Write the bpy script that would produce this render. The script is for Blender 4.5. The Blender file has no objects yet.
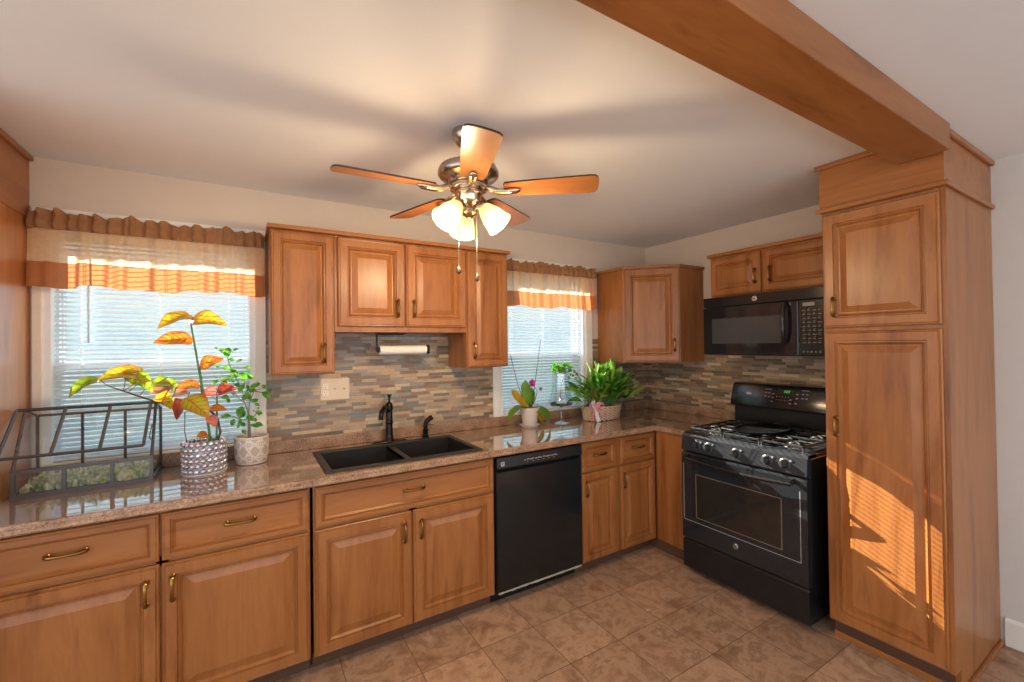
import bpy, bmesh, math, random
from mathutils import Vector as V, Matrix as M
R = random.Random(7)
PI = math.pi
S = bpy.context.scene
COL = S.collection

# ------------------------------------------------------------------ camera
yaw, pitch, roll, FPX = -0.5462, 0.010, 0.0126, 435.87
cp, sp_ = math.cos(pitch), math.sin(pitch)
Fw = V((-math.sin(yaw)*cp, math.cos(yaw)*cp, sp_))
Rt = V((math.cos(yaw), math.sin(yaw), 0))
Up = Rt.cross(Fw)
rc = Rt*math.cos(roll) - Up*math.sin(roll)
uc = Rt*math.sin(roll) + Up*math.cos(roll)
cam_d = bpy.data.cameras.new('camera')
cam = bpy.data.objects.new('camera', cam_d); COL.objects.link(cam)
mw = M((rc, uc, -Fw)).transposed().to_4x4(); mw.translation = V((-3.2103, -2.8474, 1.5142))
cam.matrix_world = mw
cam_d.sensor_width = 36; cam_d.lens = FPX/1024*36; cam_d.clip_start = 0.05
S.camera = cam

# ------------------------------------------------------------------ world, sun, exposure
WORLD_STRENGTH, SUN_STRENGTH, BULB_W, EXPOSURE = 1.38, 18.0, 9.0, 0.78
w = bpy.data.worlds.new('world'); S.world = w; w.use_nodes = True
nt = w.node_tree; bg = nt.nodes['Background']
tc = nt.nodes.new('ShaderNodeTexCoord'); sx = nt.nodes.new('ShaderNodeSeparateXYZ'); rp = nt.nodes.new('ShaderNodeValToRGB')
nt.links.new(tc.outputs['Generated'], sx.inputs[0]); nt.links.new(sx.outputs['Z'], rp.inputs[0])
rp.color_ramp.elements[0].position = 0.0; rp.color_ramp.elements[0].color = (0.91, 0.955, 1.0, 1)
rp.color_ramp.elements[1].position = 0.6; rp.color_ramp.elements[1].color = (0.62, 0.80, 1.0, 1)
nt.links.new(rp.outputs[0], bg.inputs[0]); bg.inputs[1].default_value = WORLD_STRENGTH
sd = bpy.data.lights.new('sun', 'SUN'); sd.energy = SUN_STRENGTH; sd.angle = 0.003; sd.color = (1.0, 0.93, 0.80)
so = bpy.data.objects.new('sun', sd); COL.objects.link(so)
so.rotation_euler = V((0.30, -1.0, -0.52)).to_track_quat('-Z', 'Y').to_euler()
vs = S.view_settings
S.display_settings.display_device = 'sRGB'
vs.view_transform = 'Standard'; vs.look = 'None'; vs.gamma = 1; vs.exposure = EXPOSURE; vs.use_curve_mapping = False
S.cycles.max_bounces = 8; S.cycles.diffuse_bounces = 5; S.cycles.glossy_bounces = 4
S.cycles.transmission_bounces = 6; S.cycles.transparent_max_bounces = 24
S.cycles.caustics_reflective = False; S.cycles.caustics_refractive = False
S.cycles.sample_clamp_indirect = 4

# ------------------------------------------------------------------ materials
def rgb(r, g, b):
    f = lambda c: (c/255/12.92) if c/255 <= .04045 else ((c/255+.055)/1.055)**2.4
    return (f(r), f(g), f(b), 1)
def mat(name, col, rough=.5, metal=0, spec=.5, coat=0, trans=0, emit=None, es=0, bump=None, mot=1.0):
    m = bpy.data.materials.new(name); m.use_nodes = True
    b = m.node_tree.nodes['Principled BSDF']; i = b.inputs
    i['Base Color'].default_value = col; i['Roughness'].default_value = rough; i['Metallic'].default_value = metal
    i['Specular IOR Level'].default_value = spec; i['Coat Weight'].default_value = coat; i['Coat Roughness'].default_value = .12
    if emit: i['Emission Color'].default_value = emit; i['Emission Strength'].default_value = es
    n = m.node_tree; L = n.links
    # every surface gets a faint procedural mottling so that nothing is perfectly flat
    t = n.nodes.new('ShaderNodeTexCoord'); ns = n.nodes.new('ShaderNodeTexNoise'); ns.inputs['Scale'].default_value = 14
    hs = n.nodes.new('ShaderNodeHueSaturation'); mr = n.nodes.new('ShaderNodeMapRange')
    mr.inputs['To Min'].default_value = 1-.1*mot; mr.inputs['To Max'].default_value = 1+.08*mot
    L.new(t.outputs['Object'], ns.inputs['Vector']); L.new(ns.outputs[0], mr.inputs[0]); L.new(mr.outputs[0], hs.inputs['Value'])
    hs.inputs['Color'].default_value = col; L.new(hs.outputs[0], i['Base Color'])
    if bump:
        n2 = n.nodes.new('ShaderNodeTexNoise'); n2.inputs['Scale'].default_value = bump[0]; n2.inputs['Detail'].default_value = 4
        bp = n.nodes.new('ShaderNodeBump'); bp.inputs['Strength'].default_value = bump[1]; bp.inputs['Distance'].default_value = .01
        L.new(t.outputs['Object'], n2.inputs['Vector']); L.new(n2.outputs[0], bp.inputs['Height']); L.new(bp.outputs[0], i['Normal'])
    return m
def ramp(n, pts):
    r = n.nodes.new('ShaderNodeValToRGB'); e = r.color_ramp.elements
    while len(e) < len(pts): e.new(.5)
    for k, (p, c) in enumerate(pts): e[k].position = p; e[k].color = c
    return r
def math_n(n, op, a, b=None):
    q = n.nodes.new('ShaderNodeMath'); q.operation = op
    for k, v in enumerate((a, b)):
        if v is None: continue
        if isinstance(v, (int, float)): q.inputs[k].default_value = v
        else: n.links.new(v, q.inputs[k])
    return q.outputs[0]
def wood(name, axis, tone=1.0, rough=.34):
    m = bpy.data.materials.new(name); m.use_nodes = True; n = m.node_tree; L = n.links; b = n.nodes['Principled BSDF']
    t = n.nodes.new('ShaderNodeTexCoord'); oi = n.nodes.new('ShaderNodeObjectInfo')
    mp = n.nodes.new('ShaderNodeMapping'); sc = [7, 7, 7]; sc[axis] = .9; mp.inputs['Scale'].default_value = sc
    ml = n.nodes.new('ShaderNodeVectorMath'); ml.operation = 'SCALE'; ml.inputs[0].default_value = (31, 17, 23)
    L.new(oi.outputs['Random'], ml.inputs['Scale']); L.new(t.outputs['Object'], mp.inputs['Vector']); L.new(ml.outputs[0], mp.inputs['Location'])
    n1 = n.nodes.new('ShaderNodeTexNoise'); n1.inputs['Scale'].default_value = 1.1; n1.inputs['Detail'].default_value = 5; n1.inputs['Distortion'].default_value = 1.2
    n2 = n.nodes.new('ShaderNodeTexNoise'); n2.inputs['Scale'].default_value = 9; n2.inputs['Detail'].default_value = 3
    L.new(mp.outputs[0], n1.inputs['Vector']); L.new(mp.outputs[0], n2.inputs['Vector'])
    mx = math_n(n, 'ADD', math_n(n, 'MULTIPLY', n1.outputs[0], .8), math_n(n, 'MULTIPLY', n2.outputs[0], .2))
    q = lambda c: tuple(min(1, v*tone) for v in c[:3])+(1,)
    r = ramp(n, [(.27, q(rgb(110, 61, 27))), (.42, q(rgb(146, 89, 44))), (.58, q(rgb(161, 103, 55))), (.74, q(rgb(128, 75, 36)))])
    L.new(mx, r.inputs[0]); L.new(r.outputs[0], b.inputs['Base Color'])
    b.inputs['Roughness'].default_value = rough; b.inputs['Coat Weight'].default_value = .1; b.inputs['Coat Roughness'].default_value = .25; b.inputs['Specular IOR Level'].default_value = .35
    return m
WV, WX, WY = wood('maple_upright_grain', 2), wood('maple_lengthwise_grain', 0), wood('maple_crosswise_grain', 1)
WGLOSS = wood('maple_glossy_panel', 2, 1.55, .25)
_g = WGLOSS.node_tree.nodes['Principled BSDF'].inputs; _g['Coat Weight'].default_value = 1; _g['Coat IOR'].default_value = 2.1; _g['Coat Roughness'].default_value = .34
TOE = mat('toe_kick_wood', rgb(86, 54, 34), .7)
BLADE = wood('blade_underside_maple', 0, 1.0, .3)
BLADE_EDGE = mat('blade_dark_edge', rgb(60, 32, 18), .4)
BRASS = mat('antique_brass', rgb(150, 112, 58), .28, 1)
WALL = mat('wall_paint', rgb(206, 188, 170), .75, bump=(60, .08), mot=.3)
WALLW = mat('wall_paint_white', rgb(208, 203, 196), .75, bump=(60, .08), mot=.3)
CEIL = mat('ceiling_paint', rgb(229, 229, 230), .85, bump=(22, .10), mot=.15)
TRIM = mat('white_trim_paint', rgb(232, 226, 214), .4)
VINYL = mat('white_vinyl', rgb(236, 240, 242), .35)
BLK = mat('black_enamel', (.010, .011, .012, 1), .16)
RBLK = mat('range_black_enamel', (.022, .025, .029, 1), .2)
BLKS = mat('black_satin', (.009, .009, .010, 1), .25)
BLKM = mat('black_cast_iron', (.012, .012, .013, 1), .45)
GLASSBLK = mat('black_glass', (.010, .011, .013, 1), .08, spec=.6)
WINBLK = mat('oven_window_glass', (.022, .018, .015, 1), .07, spec=.6)
MWWIN = mat('microwave_window_mesh', (.05, .05, .052, 1), .12)
GREYLINE = mat('grey_print', rgb(165, 168, 170), .4)
SILVER = mat('silver_badge', rgb(205, 206, 208), .25, .9)
STEEL = mat('brushed_nickel', rgb(178, 168, 156), .25, 1)
NICKELB = mat('polished_nickel', rgb(200, 185, 165), .16, 1)
GREEN_LED = mat('green_clock_digits', (.05, .5, .1, 1), .4, emit=(.1, 1, .2, 1), es=.5)
SINK = mat('black_granite_sink', (.018, .016, .015, 1), .38, bump=(260, .1))
FAUCET = mat('oil_rubbed_bronze', (.022, .014, .011, 1), .25, .7)
PLATE = mat('almond_plastic', rgb(214, 190, 160), .35)
DARK = mat('dark_slot', (.01, .01, .01, 1), .6)
PAPER = mat('paper_towel', rgb(236, 228, 214), .9, bump=(200, .2))
IRONGREY = mat('dark_grey_painted_metal', rgb(92, 88, 88), .45, .3)
SOIL = mat('potting_soil', rgb(58, 42, 30), .95, bump=(120, .6))
CLAY = mat('whitewashed_clay', rgb(206, 190, 176), .7)
POTW = mat('white_relief_glaze', rgb(214, 202, 192), .5)
POTT = mat('taupe_relief_ground', rgb(180, 162, 148), .6)
WICKER = mat('pale_wicker', rgb(205, 172, 145), .7); WICKERD = mat('wicker_painted_gap_shade', rgb(150, 108, 82), .8)
PINKRIB = mat('pink_ribbon', rgb(206, 136, 138), .5)
WHITERIB = mat('white_ribbon', rgb(238, 226, 222), .4)
STEMG = mat('green_stem', rgb(70, 128, 62), .5)
STEMD = mat('dark_stem', rgb(70, 56, 44), .6)
STEMB = mat('pale_bark', rgb(140, 122, 104), .8)
STAKE = mat('dark_stake', rgb(44, 44, 50), .6)
PEBBLE = mat('dark_pebbles', rgb(70, 66, 66), .5, bump=(90, .8))
BEIGE_DUST = mat('grey_insulation_strip', rgb(176, 166, 148), .9, bump=(80, .8))

def leafmat(name, c1, c2, scale=9, vein=None):
    m = bpy.data.materials.new(name); m.use_nodes = True; n = m.node_tree; L = n.links; b = n.nodes['Principled BSDF']; out = n.nodes['Material Output']
    t = n.nodes.new('ShaderNodeTexCoord'); ns = n.nodes.new('ShaderNodeTexNoise'); ns.inputs['Scale'].default_value = scale; ns.inputs['Detail'].default_value = 3
    r = ramp(n, [(.38, c1), (.62, c2)]); L.new(t.outputs['Object'], ns.inputs['Vector']); L.new(ns.outputs[0], r.inputs[0])
    oc = r.outputs[0]
    if vein:   # ribs branching from the midrib of each leaf, plus a tinted margin
        at = n.nodes.new('ShaderNodeAttribute'); at.attribute_name = 'rib'; ac = n.nodes.new('ShaderNodeAttribute'); ac.attribute_name = 'across'
        f = math_n(n, 'FRACT', at.outputs['Fac']); k = math_n(n, 'MAXIMUM', math_n(n, 'MULTIPLY', math_n(n, 'LESS_THAN', f, .20), .75), math_n(n, 'MULTIPLY', math_n(n, 'POWER', ac.outputs['Fac'], 4.0), .8))
        k = math_n(n, 'MAXIMUM', k, math_n(n, 'MULTIPLY', math_n(n, 'LESS_THAN', ac.outputs['Fac'], .07), .8))
        mv = n.nodes.new('ShaderNodeMix'); mv.data_type = 'RGBA'; L.new(k, mv.inputs['Factor']); L.new(oc, mv.inputs['A']); mv.inputs['B'].default_value = vein; oc = mv.outputs['Result']
    L.new(oc, b.inputs['Base Color']); b.inputs['Roughness'].default_value = .35
    tr = n.nodes.new('ShaderNodeBsdfTranslucent'); L.new(oc, tr.inputs[0])
    mx = n.nodes.new('ShaderNodeMixShader'); mx.inputs[0].default_value = .45
    L.new(b.outputs[0], mx.inputs[1]); L.new(tr.outputs[0], mx.inputs[2]); L.new(mx.outputs[0], out.inputs[0])
    return m
LYEL = leafmat('yellow_green_begonia_leaf', rgb(190, 196, 44), rgb(220, 170, 50), 34, rgb(186, 96, 34))
LORG = leafmat('orange_begonia_leaf', rgb(226, 156, 52), rgb(214, 118, 46), 34, rgb(160, 58, 34))
LGRN = leafmat('lime_begonia_leaf', rgb(140, 180, 44), rgb(190, 196, 60), 30, rgb(96, 140, 40))
LTAN = leafmat('tan_pink_begonia_leaf', rgb(196, 150, 110), rgb(176, 104, 80), 14)
LRED = leafmat('red_begonia_leaf', rgb(196, 84, 60), rgb(150, 62, 48), 14)
LPINK = leafmat('pink_begonia_leaf', rgb(226, 120, 110), rgb(214, 104, 90), 14)
LTREE = leafmat('bright_green_leaf', rgb(62, 130, 46), rgb(120, 176, 60), 30)
LLILY = leafmat('glossy_green_lily_leaf', rgb(44, 104, 34), rgb(108, 158, 50), 14)
LLIME = leafmat('light_green_lily_leaf', rgb(126, 180, 64), rgb(172, 204, 92), 14)
LORC = leafmat('orchid_leaf', rgb(92, 134, 44), rgb(120, 150, 52), 10)
LORCY = leafmat('yellowing_orchid_leaf', rgb(218, 170, 40), rgb(196, 150, 50), 10)
MAG = leafmat('magenta_petal', rgb(206, 60, 150), rgb(190, 50, 130), 20)
MOSS = leafmat('moss_and_succulents', rgb(138, 154, 92), rgb(222, 214, 172), 40)
LEAVES_TREE = leafmat('garden_foliage', rgb(60, 90, 50), rgb(90, 120, 70), 3)

def glass(name, tint=(1, 1, 1, 1), refl=.09):
    m = bpy.data.materials.new(name); m.use_nodes = True; n = m.node_tree; L = n.links; out = n.nodes['Material Output']
    n.nodes.remove(n.nodes['Principled BSDF'])
    t = n.nodes.new('ShaderNodeBsdfTransparent'); t.inputs[0].default_value = tint
    g = n.nodes.new('ShaderNodeBsdfGlossy'); g.inputs['Roughness'].default_value = .03
    lw = n.nodes.new('ShaderNodeLayerWeight'); lw.inputs[0].default_value = .25
    f = math_n(n, 'ADD', math_n(n, 'MULTIPLY', lw.outputs['Facing'], .22), refl*.4)
    mx = n.nodes.new('ShaderNodeMixShader'); L.new(f, mx.inputs[0]); L.new(t.outputs[0], mx.inputs[1]); L.new(g.outputs[0], mx.inputs[2]); L.new(mx.outputs[0], out.inputs[0])
    return m
GLASS = glass('window_glass', (.98, .995, .995, 1), .05); CLEAR = glass('clear_glass', (.985, .995, .995, 1), .05); VASE = glass('vase_glass', (.96, .98, .98, 1), .22)

def sheer(name, col, tl, tp):
    m = bpy.data.materials.new(name); m.use_nodes = True; n = m.node_tree; L = n.links; out = n.nodes['Material Output']
    n.nodes.remove(n.nodes['Principled BSDF'])
    t = n.nodes.new('ShaderNodeTexCoord'); wv = n.nodes.new('ShaderNodeTexNoise'); wv.inputs['Scale'].default_value = 60
    hs = n.nodes.new('ShaderNodeHueSaturation'); hs.inputs['Color'].default_value = col
    L.new(t.outputs['Object'], wv.inputs['Vector'])
    mr = n.nodes.new('ShaderNodeMapRange'); mr.inputs['To Min'].default_value = .88; mr.inputs['To Max'].default_value = 1.1
    L.new(wv.outputs[0], mr.inputs[0]); L.new(mr.outputs[0], hs.inputs['Value'])
    d = n.nodes.new('ShaderNodeBsdfDiffuse'); a = n.nodes.new('ShaderNodeBsdfTranslucent'); b = n.nodes.new('ShaderNodeBsdfTransparent')
    for q in (d, a): L.new(hs.outputs[0], q.inputs[0])
    b.inputs[0].default_value = tuple(.5+.5*c for c in col[:3])+(1,)
    m1 = n.nodes.new('ShaderNodeMixShader'); m1.inputs[0].default_value = tl; m2 = n.nodes.new('ShaderNodeMixShader'); m2.inputs[0].default_value = tp
    L.new(d.outputs[0], m1.inputs[1]); L.new(a.outputs[0], m1.inputs[2]); L.new(m1.outputs[0], m2.inputs[1]); L.new(b.outputs[0], m2.inputs[2]); L.new(m2.outputs[0], out.inputs[0])
    return m
SHEER = sheer('cream_sheer_cloth', rgb(240, 204, 164), .60, .24)
BAND = sheer('rust_brown_cloth_band', rgb(190, 122, 76), .40, .06)
HEADER = sheer('brown_gathered_cloth', rgb(170, 124, 86), .3, .02)
SLAT = sheer('white_blind_slat', rgb(216, 226, 234), .05, 0)
SHADE = sheer('alabaster_glass_shade', rgb(226, 204, 168), .5, .10)
BULB = mat('warm_bulb', (1, .9, .7, 1), .3, emit=(1.0, .78, .46, 1), es=3)

def tilewall(name, axis):
    m = bpy.data.materials.new(name); m.use_nodes = True; n = m.node_tree; L = n.links; b = n.nodes['Principled BSDF']
    g = n.nodes.new('ShaderNodeNewGeometry'); s = n.nodes.new('ShaderNodeSeparateXYZ'); L.new(g.outputs['Position'], s.inputs[0])
    H = .0205
    v = math_n(n, 'DIVIDE', s.outputs['Z'], H); row = math_n(n, 'FLOOR', v); fv = math_n(n, 'FRACT', v)
    wn = n.nodes.new('ShaderNodeTexWhiteNoise'); wn.noise_dimensions = '1D'; L.new(row, wn.inputs['W'])
    ln = math_n(n, 'ADD', math_n(n, 'MULTIPLY', wn.outputs['Value'], .05), .085)
    u = math_n(n, 'ADD', math_n(n, 'DIVIDE', s.outputs['XY'[axis]], ln), math_n(n, 'MULTIPLY', wn.outputs['Value'], 37.3))
    cell = math_n(n, 'FLOOR', u); fu = math_n(n, 'FRACT', u)
    cb = n.nodes.new('ShaderNodeCombineXYZ'); L.new(cell, cb.inputs[0]); L.new(row, cb.inputs[1])
    w2 = n.nodes.new('ShaderNodeTexWhiteNoise'); w2.noise_dimensions = '2D'; L.new(cb.outputs[0], w2.inputs['Vector'])
    r = ramp(n, [(0, rgb(110, 99, 80)), (.14, rgb(142, 126, 102)), (.28, rgb(166, 138, 106)), (.44, rgb(122, 94, 70)), (.60, rgb(178, 146, 112)), (.74, rgb(144, 110, 82)), (.88, rgb(190, 164, 132))])
    r.color_ramp.interpolation = 'CONSTANT'; L.new(w2.outputs['Value'], r.inputs[0])
    ns = n.nodes.new('ShaderNodeTexNoise'); ns.inputs['Scale'].default_value = 45; L.new(g.outputs['Position'], ns.inputs['Vector'])
    mg = math_n(n, 'MAXIMUM', math_n(n, 'LESS_THAN', fv, .085), math_n(n, 'LESS_THAN', fu, .02))
    mx = n.nodes.new('ShaderNodeMix'); mx.data_type = 'RGBA'; L.new(mg, mx.inputs['Factor']); mx.inputs['B'].default_value = rgb(150, 134, 114)
    hs = n.nodes.new('ShaderNodeHueSaturation'); L.new(r.outputs[0], hs.inputs['Color'])
    mr = n.nodes.new('ShaderNodeMapRange'); mr.inputs['To Min'].default_value = .82; mr.inputs['To Max'].default_value = 1.18; L.new(ns.outputs[0], mr.inputs[0]); L.new(mr.outputs[0], hs.inputs['Value'])
    L.new(hs.outputs[0], mx.inputs['A']); L.new(mx.outputs['Result'], b.inputs['Base Color'])
    rr = math_n(n, 'ADD', math_n(n, 'MULTIPLY', w2.outputs['Value'], .35), .15); L.new(rr, b.inputs['Roughness'])
    bp = n.nodes.new('ShaderNodeBump'); bp.inputs['Strength'].default_value = .4; bp.inputs['Distance'].default_value = .002
    L.new(math_n(n, 'SUBTRACT', 1, mg), bp.inputs['Height']); L.new(bp.outputs[0], b.inputs['Normal'])
    return m
TILEX, TILEY = tilewall('mosaic_strip_tile_window_wall', 0), tilewall('mosaic_strip_tile_stove_wall', 1)

def floormat():
    m = bpy.data.materials.new('mottled_stone_floor_tile'); m.use_nodes = True; n = m.node_tree; L = n.links; b = n.nodes['Principled BSDF']
    g = n.nodes.new('ShaderNodeNewGeometry'); s = n.nodes.new('ShaderNodeSeparateXYZ'); L.new(g.outputs['Position'], s.inputs[0])
    u = math_n(n, 'DIVIDE', math_n(n, 'ADD', s.outputs['X'], 1.597+31), .310); v = math_n(n, 'DIVIDE', math_n(n, 'ADD', s.outputs['Y'], 1.203+31.9), .319)
    fu, fv = math_n(n, 'FRACT', u), math_n(n, 'FRACT', v)
    cb = n.nodes.new('ShaderNodeCombineXYZ'); L.new(math_n(n, 'FLOOR', u), cb.inputs[0]); L.new(math_n(n, 'FLOOR', v), cb.inputs[1])
    wn = n.nodes.new('ShaderNodeTexWhiteNoise'); wn.noise_dimensions = '2D'; L.new(cb.outputs[0], wn.inputs['Vector'])
    sc = n.nodes.new('ShaderNodeVectorMath'); sc.operation = 'MULTIPLY_ADD'; sc.inputs[1].default_value = (9, 9, 9); L.new(wn.outputs['Color'], sc.inputs[0]); L.new(g.outputs['Position'], sc.inputs[2])
    n1 = n.nodes.new('ShaderNodeTexNoise'); n1.inputs['Scale'].default_value = 5.5; n1.inputs['Detail'].default_value = 9; n1.inputs['Roughness'].default_value = .68; n1.inputs['Distortion'].default_value = .35
    L.new(sc.outputs[0], n1.inputs['Vector'])
    r = ramp(n, [(.28, rgb(116, 86, 64)), (.41, rgb(160, 124, 97)), (.50, rgb(182, 148, 120)), (.58, rgb(152, 116, 90)), (.70, rgb(194, 164, 136))]); L.new(n1.outputs[0], r.inputs[0])
    hs = n.nodes.new('ShaderNodeHueSaturation'); L.new(r.outputs[0], hs.inputs['Color'])
    mr = n.nodes.new('ShaderNodeMapRange'); mr.inputs['To Min'].default_value = .88; mr.inputs['To Max'].default_value = 1.1; L.new(wn.outputs['Value'], mr.inputs[0]); L.new(mr.outputs[0], hs.inputs['Value'])
    e = .010
    mg = math_n(n, 'MAXIMUM', math_n(n, 'LESS_THAN', fu, e), math_n(n, 'LESS_THAN', fv, e))
    mx = n.nodes.new('ShaderNodeMix'); mx.data_type = 'RGBA'; L.new(mg, mx.inputs['Factor']); L.new(hs.outputs[0], mx.inputs['A']); mx.inputs['B'].default_value = rgb(84, 64, 50)
    L.new(mx.outputs['Result'], b.inputs['Base Color'])
    b.inputs['Roughness'].default_value = .36; b.inputs['Specular IOR Level'].default_value = .4
    bp = n.nodes.new('ShaderNodeBump'); bp.inputs['Strength'].default_value = .25; bp.inputs['Distance'].default_value = .004
    L.new(math_n(n, 'SUBTRACT', n1.outputs[0], mg), bp.inputs['Height']); L.new(bp.outputs[0], b.inputs['Normal'])
    return m
FLOOR = floormat()
def countermat():
    m = bpy.data.materials.new('speckled_brown_laminate'); m.use_nodes = True; n = m.node_tree; L = n.links; b = n.nodes['Principled BSDF']
    t = n.nodes.new('ShaderNodeTexCoord')
    n1 = n.nodes.new('ShaderNodeTexNoise'); n1.inputs['Scale'].default_value = 130; n1.inputs['Detail'].default_value = 5; n1.inputs['Roughness'].default_value = .7
    n2 = n.nodes.new('ShaderNodeTexNoise'); n2.inputs['Scale'].default_value = 14; n2.inputs['Detail'].default_value = 4
    L.new(t.outputs['Object'], n1.inputs['Vector']); L.new(t.outputs['Object'], n2.inputs['Vector'])
    mx = math_n(n, 'ADD', math_n(n, 'MULTIPLY', n1.outputs[0], .7), math_n(n, 'MULTIPLY', n2.outputs[0], .3))
    r = ramp(n, [(.36, rgb(92, 66, 46)), (.46, rgb(136, 102, 76)), (.54, rgb(166, 130, 102)), (.64, rgb(194, 162, 134)), (.7, rgb(114, 82, 60))]); L.new(mx, r.inputs[0])
    L.new(r.outputs[0], b.inputs['Base Color']); b.inputs['Roughness'].default_value = .06; b.inputs['Specular IOR Level'].default_value = .7; b.inputs['Coat Weight'].default_value = 1; b.inputs['Coat IOR'].default_value = 1.9; b.inputs['Coat Roughness'].default_value = .04
    return m
COUNTER = countermat()
CEDGE = COUNTER.copy(); CEDGE.name = 'speckled_brown_laminate_edge'; _c = CEDGE.node_tree.nodes['Principled BSDF'].inputs; _c['Coat Weight'].default_value = 0; _c['Roughness'].default_value = .3; _c['Specular IOR Level'].default_value = .4
def beadmat():
    m = bpy.data.materials.new('iridescent_silver_beads'); m.use_nodes = True; n = m.node_tree; L = n.links; b = n.nodes['Principled BSDF']
    t = n.nodes.new('ShaderNodeTexCoord'); ns = n.nodes.new('ShaderNodeTexNoise'); ns.inputs['Scale'].default_value = 22; L.new(t.outputs['Object'], ns.inputs['Vector'])
    r = ramp(n, [(.35, rgb(225, 230, 234)), (.5, rgb(190, 176, 196)), (.58, rgb(222, 216, 208)), (.7, rgb(160, 166, 184))]); L.new(ns.outputs[0], r.inputs[0])
    L.new(r.outputs[0], b.inputs['Base Color']); b.inputs['Metallic'].default_value = .75; b.inputs['Roughness'].default_value = .18
    return m
BEADS = beadmat()
def sidingmat():
    m = bpy.data.materials.new('pale_lap_siding'); m.use_nodes = True; n = m.node_tree; L = n.links; b = n.nodes['Principled BSDF']
    g = n.nodes.new('ShaderNodeNewGeometry'); s = n.nodes.new('ShaderNodeSeparateXYZ'); L.new(g.outputs['Position'], s.inputs[0])
    f = math_n(n, 'FRACT', math_n(n, 'DIVIDE', s.outputs['Z'], .2)); bp = n.nodes.new('ShaderNodeBump'); bp.inputs['Distance'].default_value = .02
    L.new(f, bp.inputs['Height']); L.new(bp.outputs[0], b.inputs['Normal']); b.inputs['Base Color'].default_value = rgb(184, 206, 216); b.inputs['Roughness'].default_value = .6
    return m
SIDING = sidingmat()
SHINGLE = mat('grey_roof_shingle', rgb(110, 110, 114), .9, bump=(40, .5))
GRASS = mat('lawn_grass', rgb(110, 140, 84), .95, bump=(60, .8))
CONC = mat('foundation_concrete', rgb(160, 160, 156), .9)

# ------------------------------------------------------------------ geometry helpers
def box(bm, x0, x1, y0, y1, z0, z1, bev=0, seg=2):
    x0, x1 = sorted((x0, x1)); y0, y1 = sorted((y0, y1)); z0, z1 = sorted((z0, z1))
    r = bmesh.ops.create_cube(bm, size=1); vs_ = r['verts']
    for v in vs_:
        v.co = V((x0+(x1-x0)*(v.co.x+.5), y0+(y1-y0)*(v.co.y+.5), z0+(z1-z0)*(v.co.z+.5)))
    if bev:
        es = {e for v in vs_ for e in v.link_edges}
        bmesh.ops.bevel(bm, geom=list(es), offset=bev, segments=seg, profile=.5, affect='EDGES')
    return bm
def B(*a, **k): return box(bmesh.new(), *a, **k)
def boxes(*ls, bev=0):
    bm = bmesh.new()
    for l in ls: box(bm, *l, bev=bev)
    return bm
def prism(bm, pts, z0, z1, bev=0):
    lo = [bm.verts.new((x, y, z0)) for x, y in pts]; hi = [bm.verts.new((x, y, z1)) for x, y in pts]; n = len(pts)
    fs = [bm.faces.new(lo[::-1]), bm.faces.new(hi)]+[bm.faces.new((lo[i], lo[(i+1) % n], hi[(i+1) % n], hi[i])) for i in range(n)]
    bmesh.ops.recalc_face_normals(bm, faces=fs)
    if bev: bmesh.ops.bevel(bm, geom=list({e for f in fs for e in f.edges}), offset=bev, segments=2, profile=.5, affect='EDGES')
    return bm
def extr(bm, pts, axis, a, b_):
    """closed 2-D profile pts extruded along axis from a to b_; pts are the two other coordinates in xyz order"""
    def mk(p, t):
        c = list(p); c.insert(axis, t); return bm.verts.new(c)
    lo = [mk(p, a) for p in pts]; hi = [mk(p, b_) for p in pts]; n = len(pts)
    fs = [bm.faces.new(lo[::-1]), bm.faces.new(hi)]+[bm.faces.new((lo[i], lo[(i+1) % n], hi[(i+1) % n], hi[i])) for i in range(n)]
    bmesh.ops.recalc_face_normals(bm, faces=fs); return bm
def frame_of(d):
    d = d.normalized(); u = d.cross(V((0, 0, 1)))
    if u.length < 1e-3: u = V((1, 0, 0))
    u.normalize(); return u, d.cross(u).normalized()
def tube(bm, pts, r, seg=8, cap=True):
    pts = [V(p) for p in pts]; n = len(pts); rs = r if isinstance(r, (list, tuple)) else [r]*n
    rings = []; u = None
    for i, p in enumerate(pts):
        d = (pts[min(i+1, n-1)]-pts[max(i-1, 0)]).normalized()
        if u is None: u, v_ = frame_of(d)
        else:
            u = (u-d*u.dot(d)).normalized(); v_ = d.cross(u)
        rings.append([bm.verts.new(p+(u*math.cos(2*PI*k/seg)+v_*math.sin(2*PI*k/seg))*rs[i]) for k in range(seg)])
    fs = []
    for a, b_ in zip(rings, rings[1:]):
        for k in range(seg): fs.append(bm.faces.new((a[k], a[(k+1) % seg], b_[(k+1) % seg], b_[k])))
    if cap: fs += [bm.faces.new(rings[0][::-1]), bm.faces.new(rings[-1])]
    bmesh.ops.recalc_face_normals(bm, faces=fs); return bm
def T(pts, r, seg=8): return tube(bmesh.new(), pts, r, seg)
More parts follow.
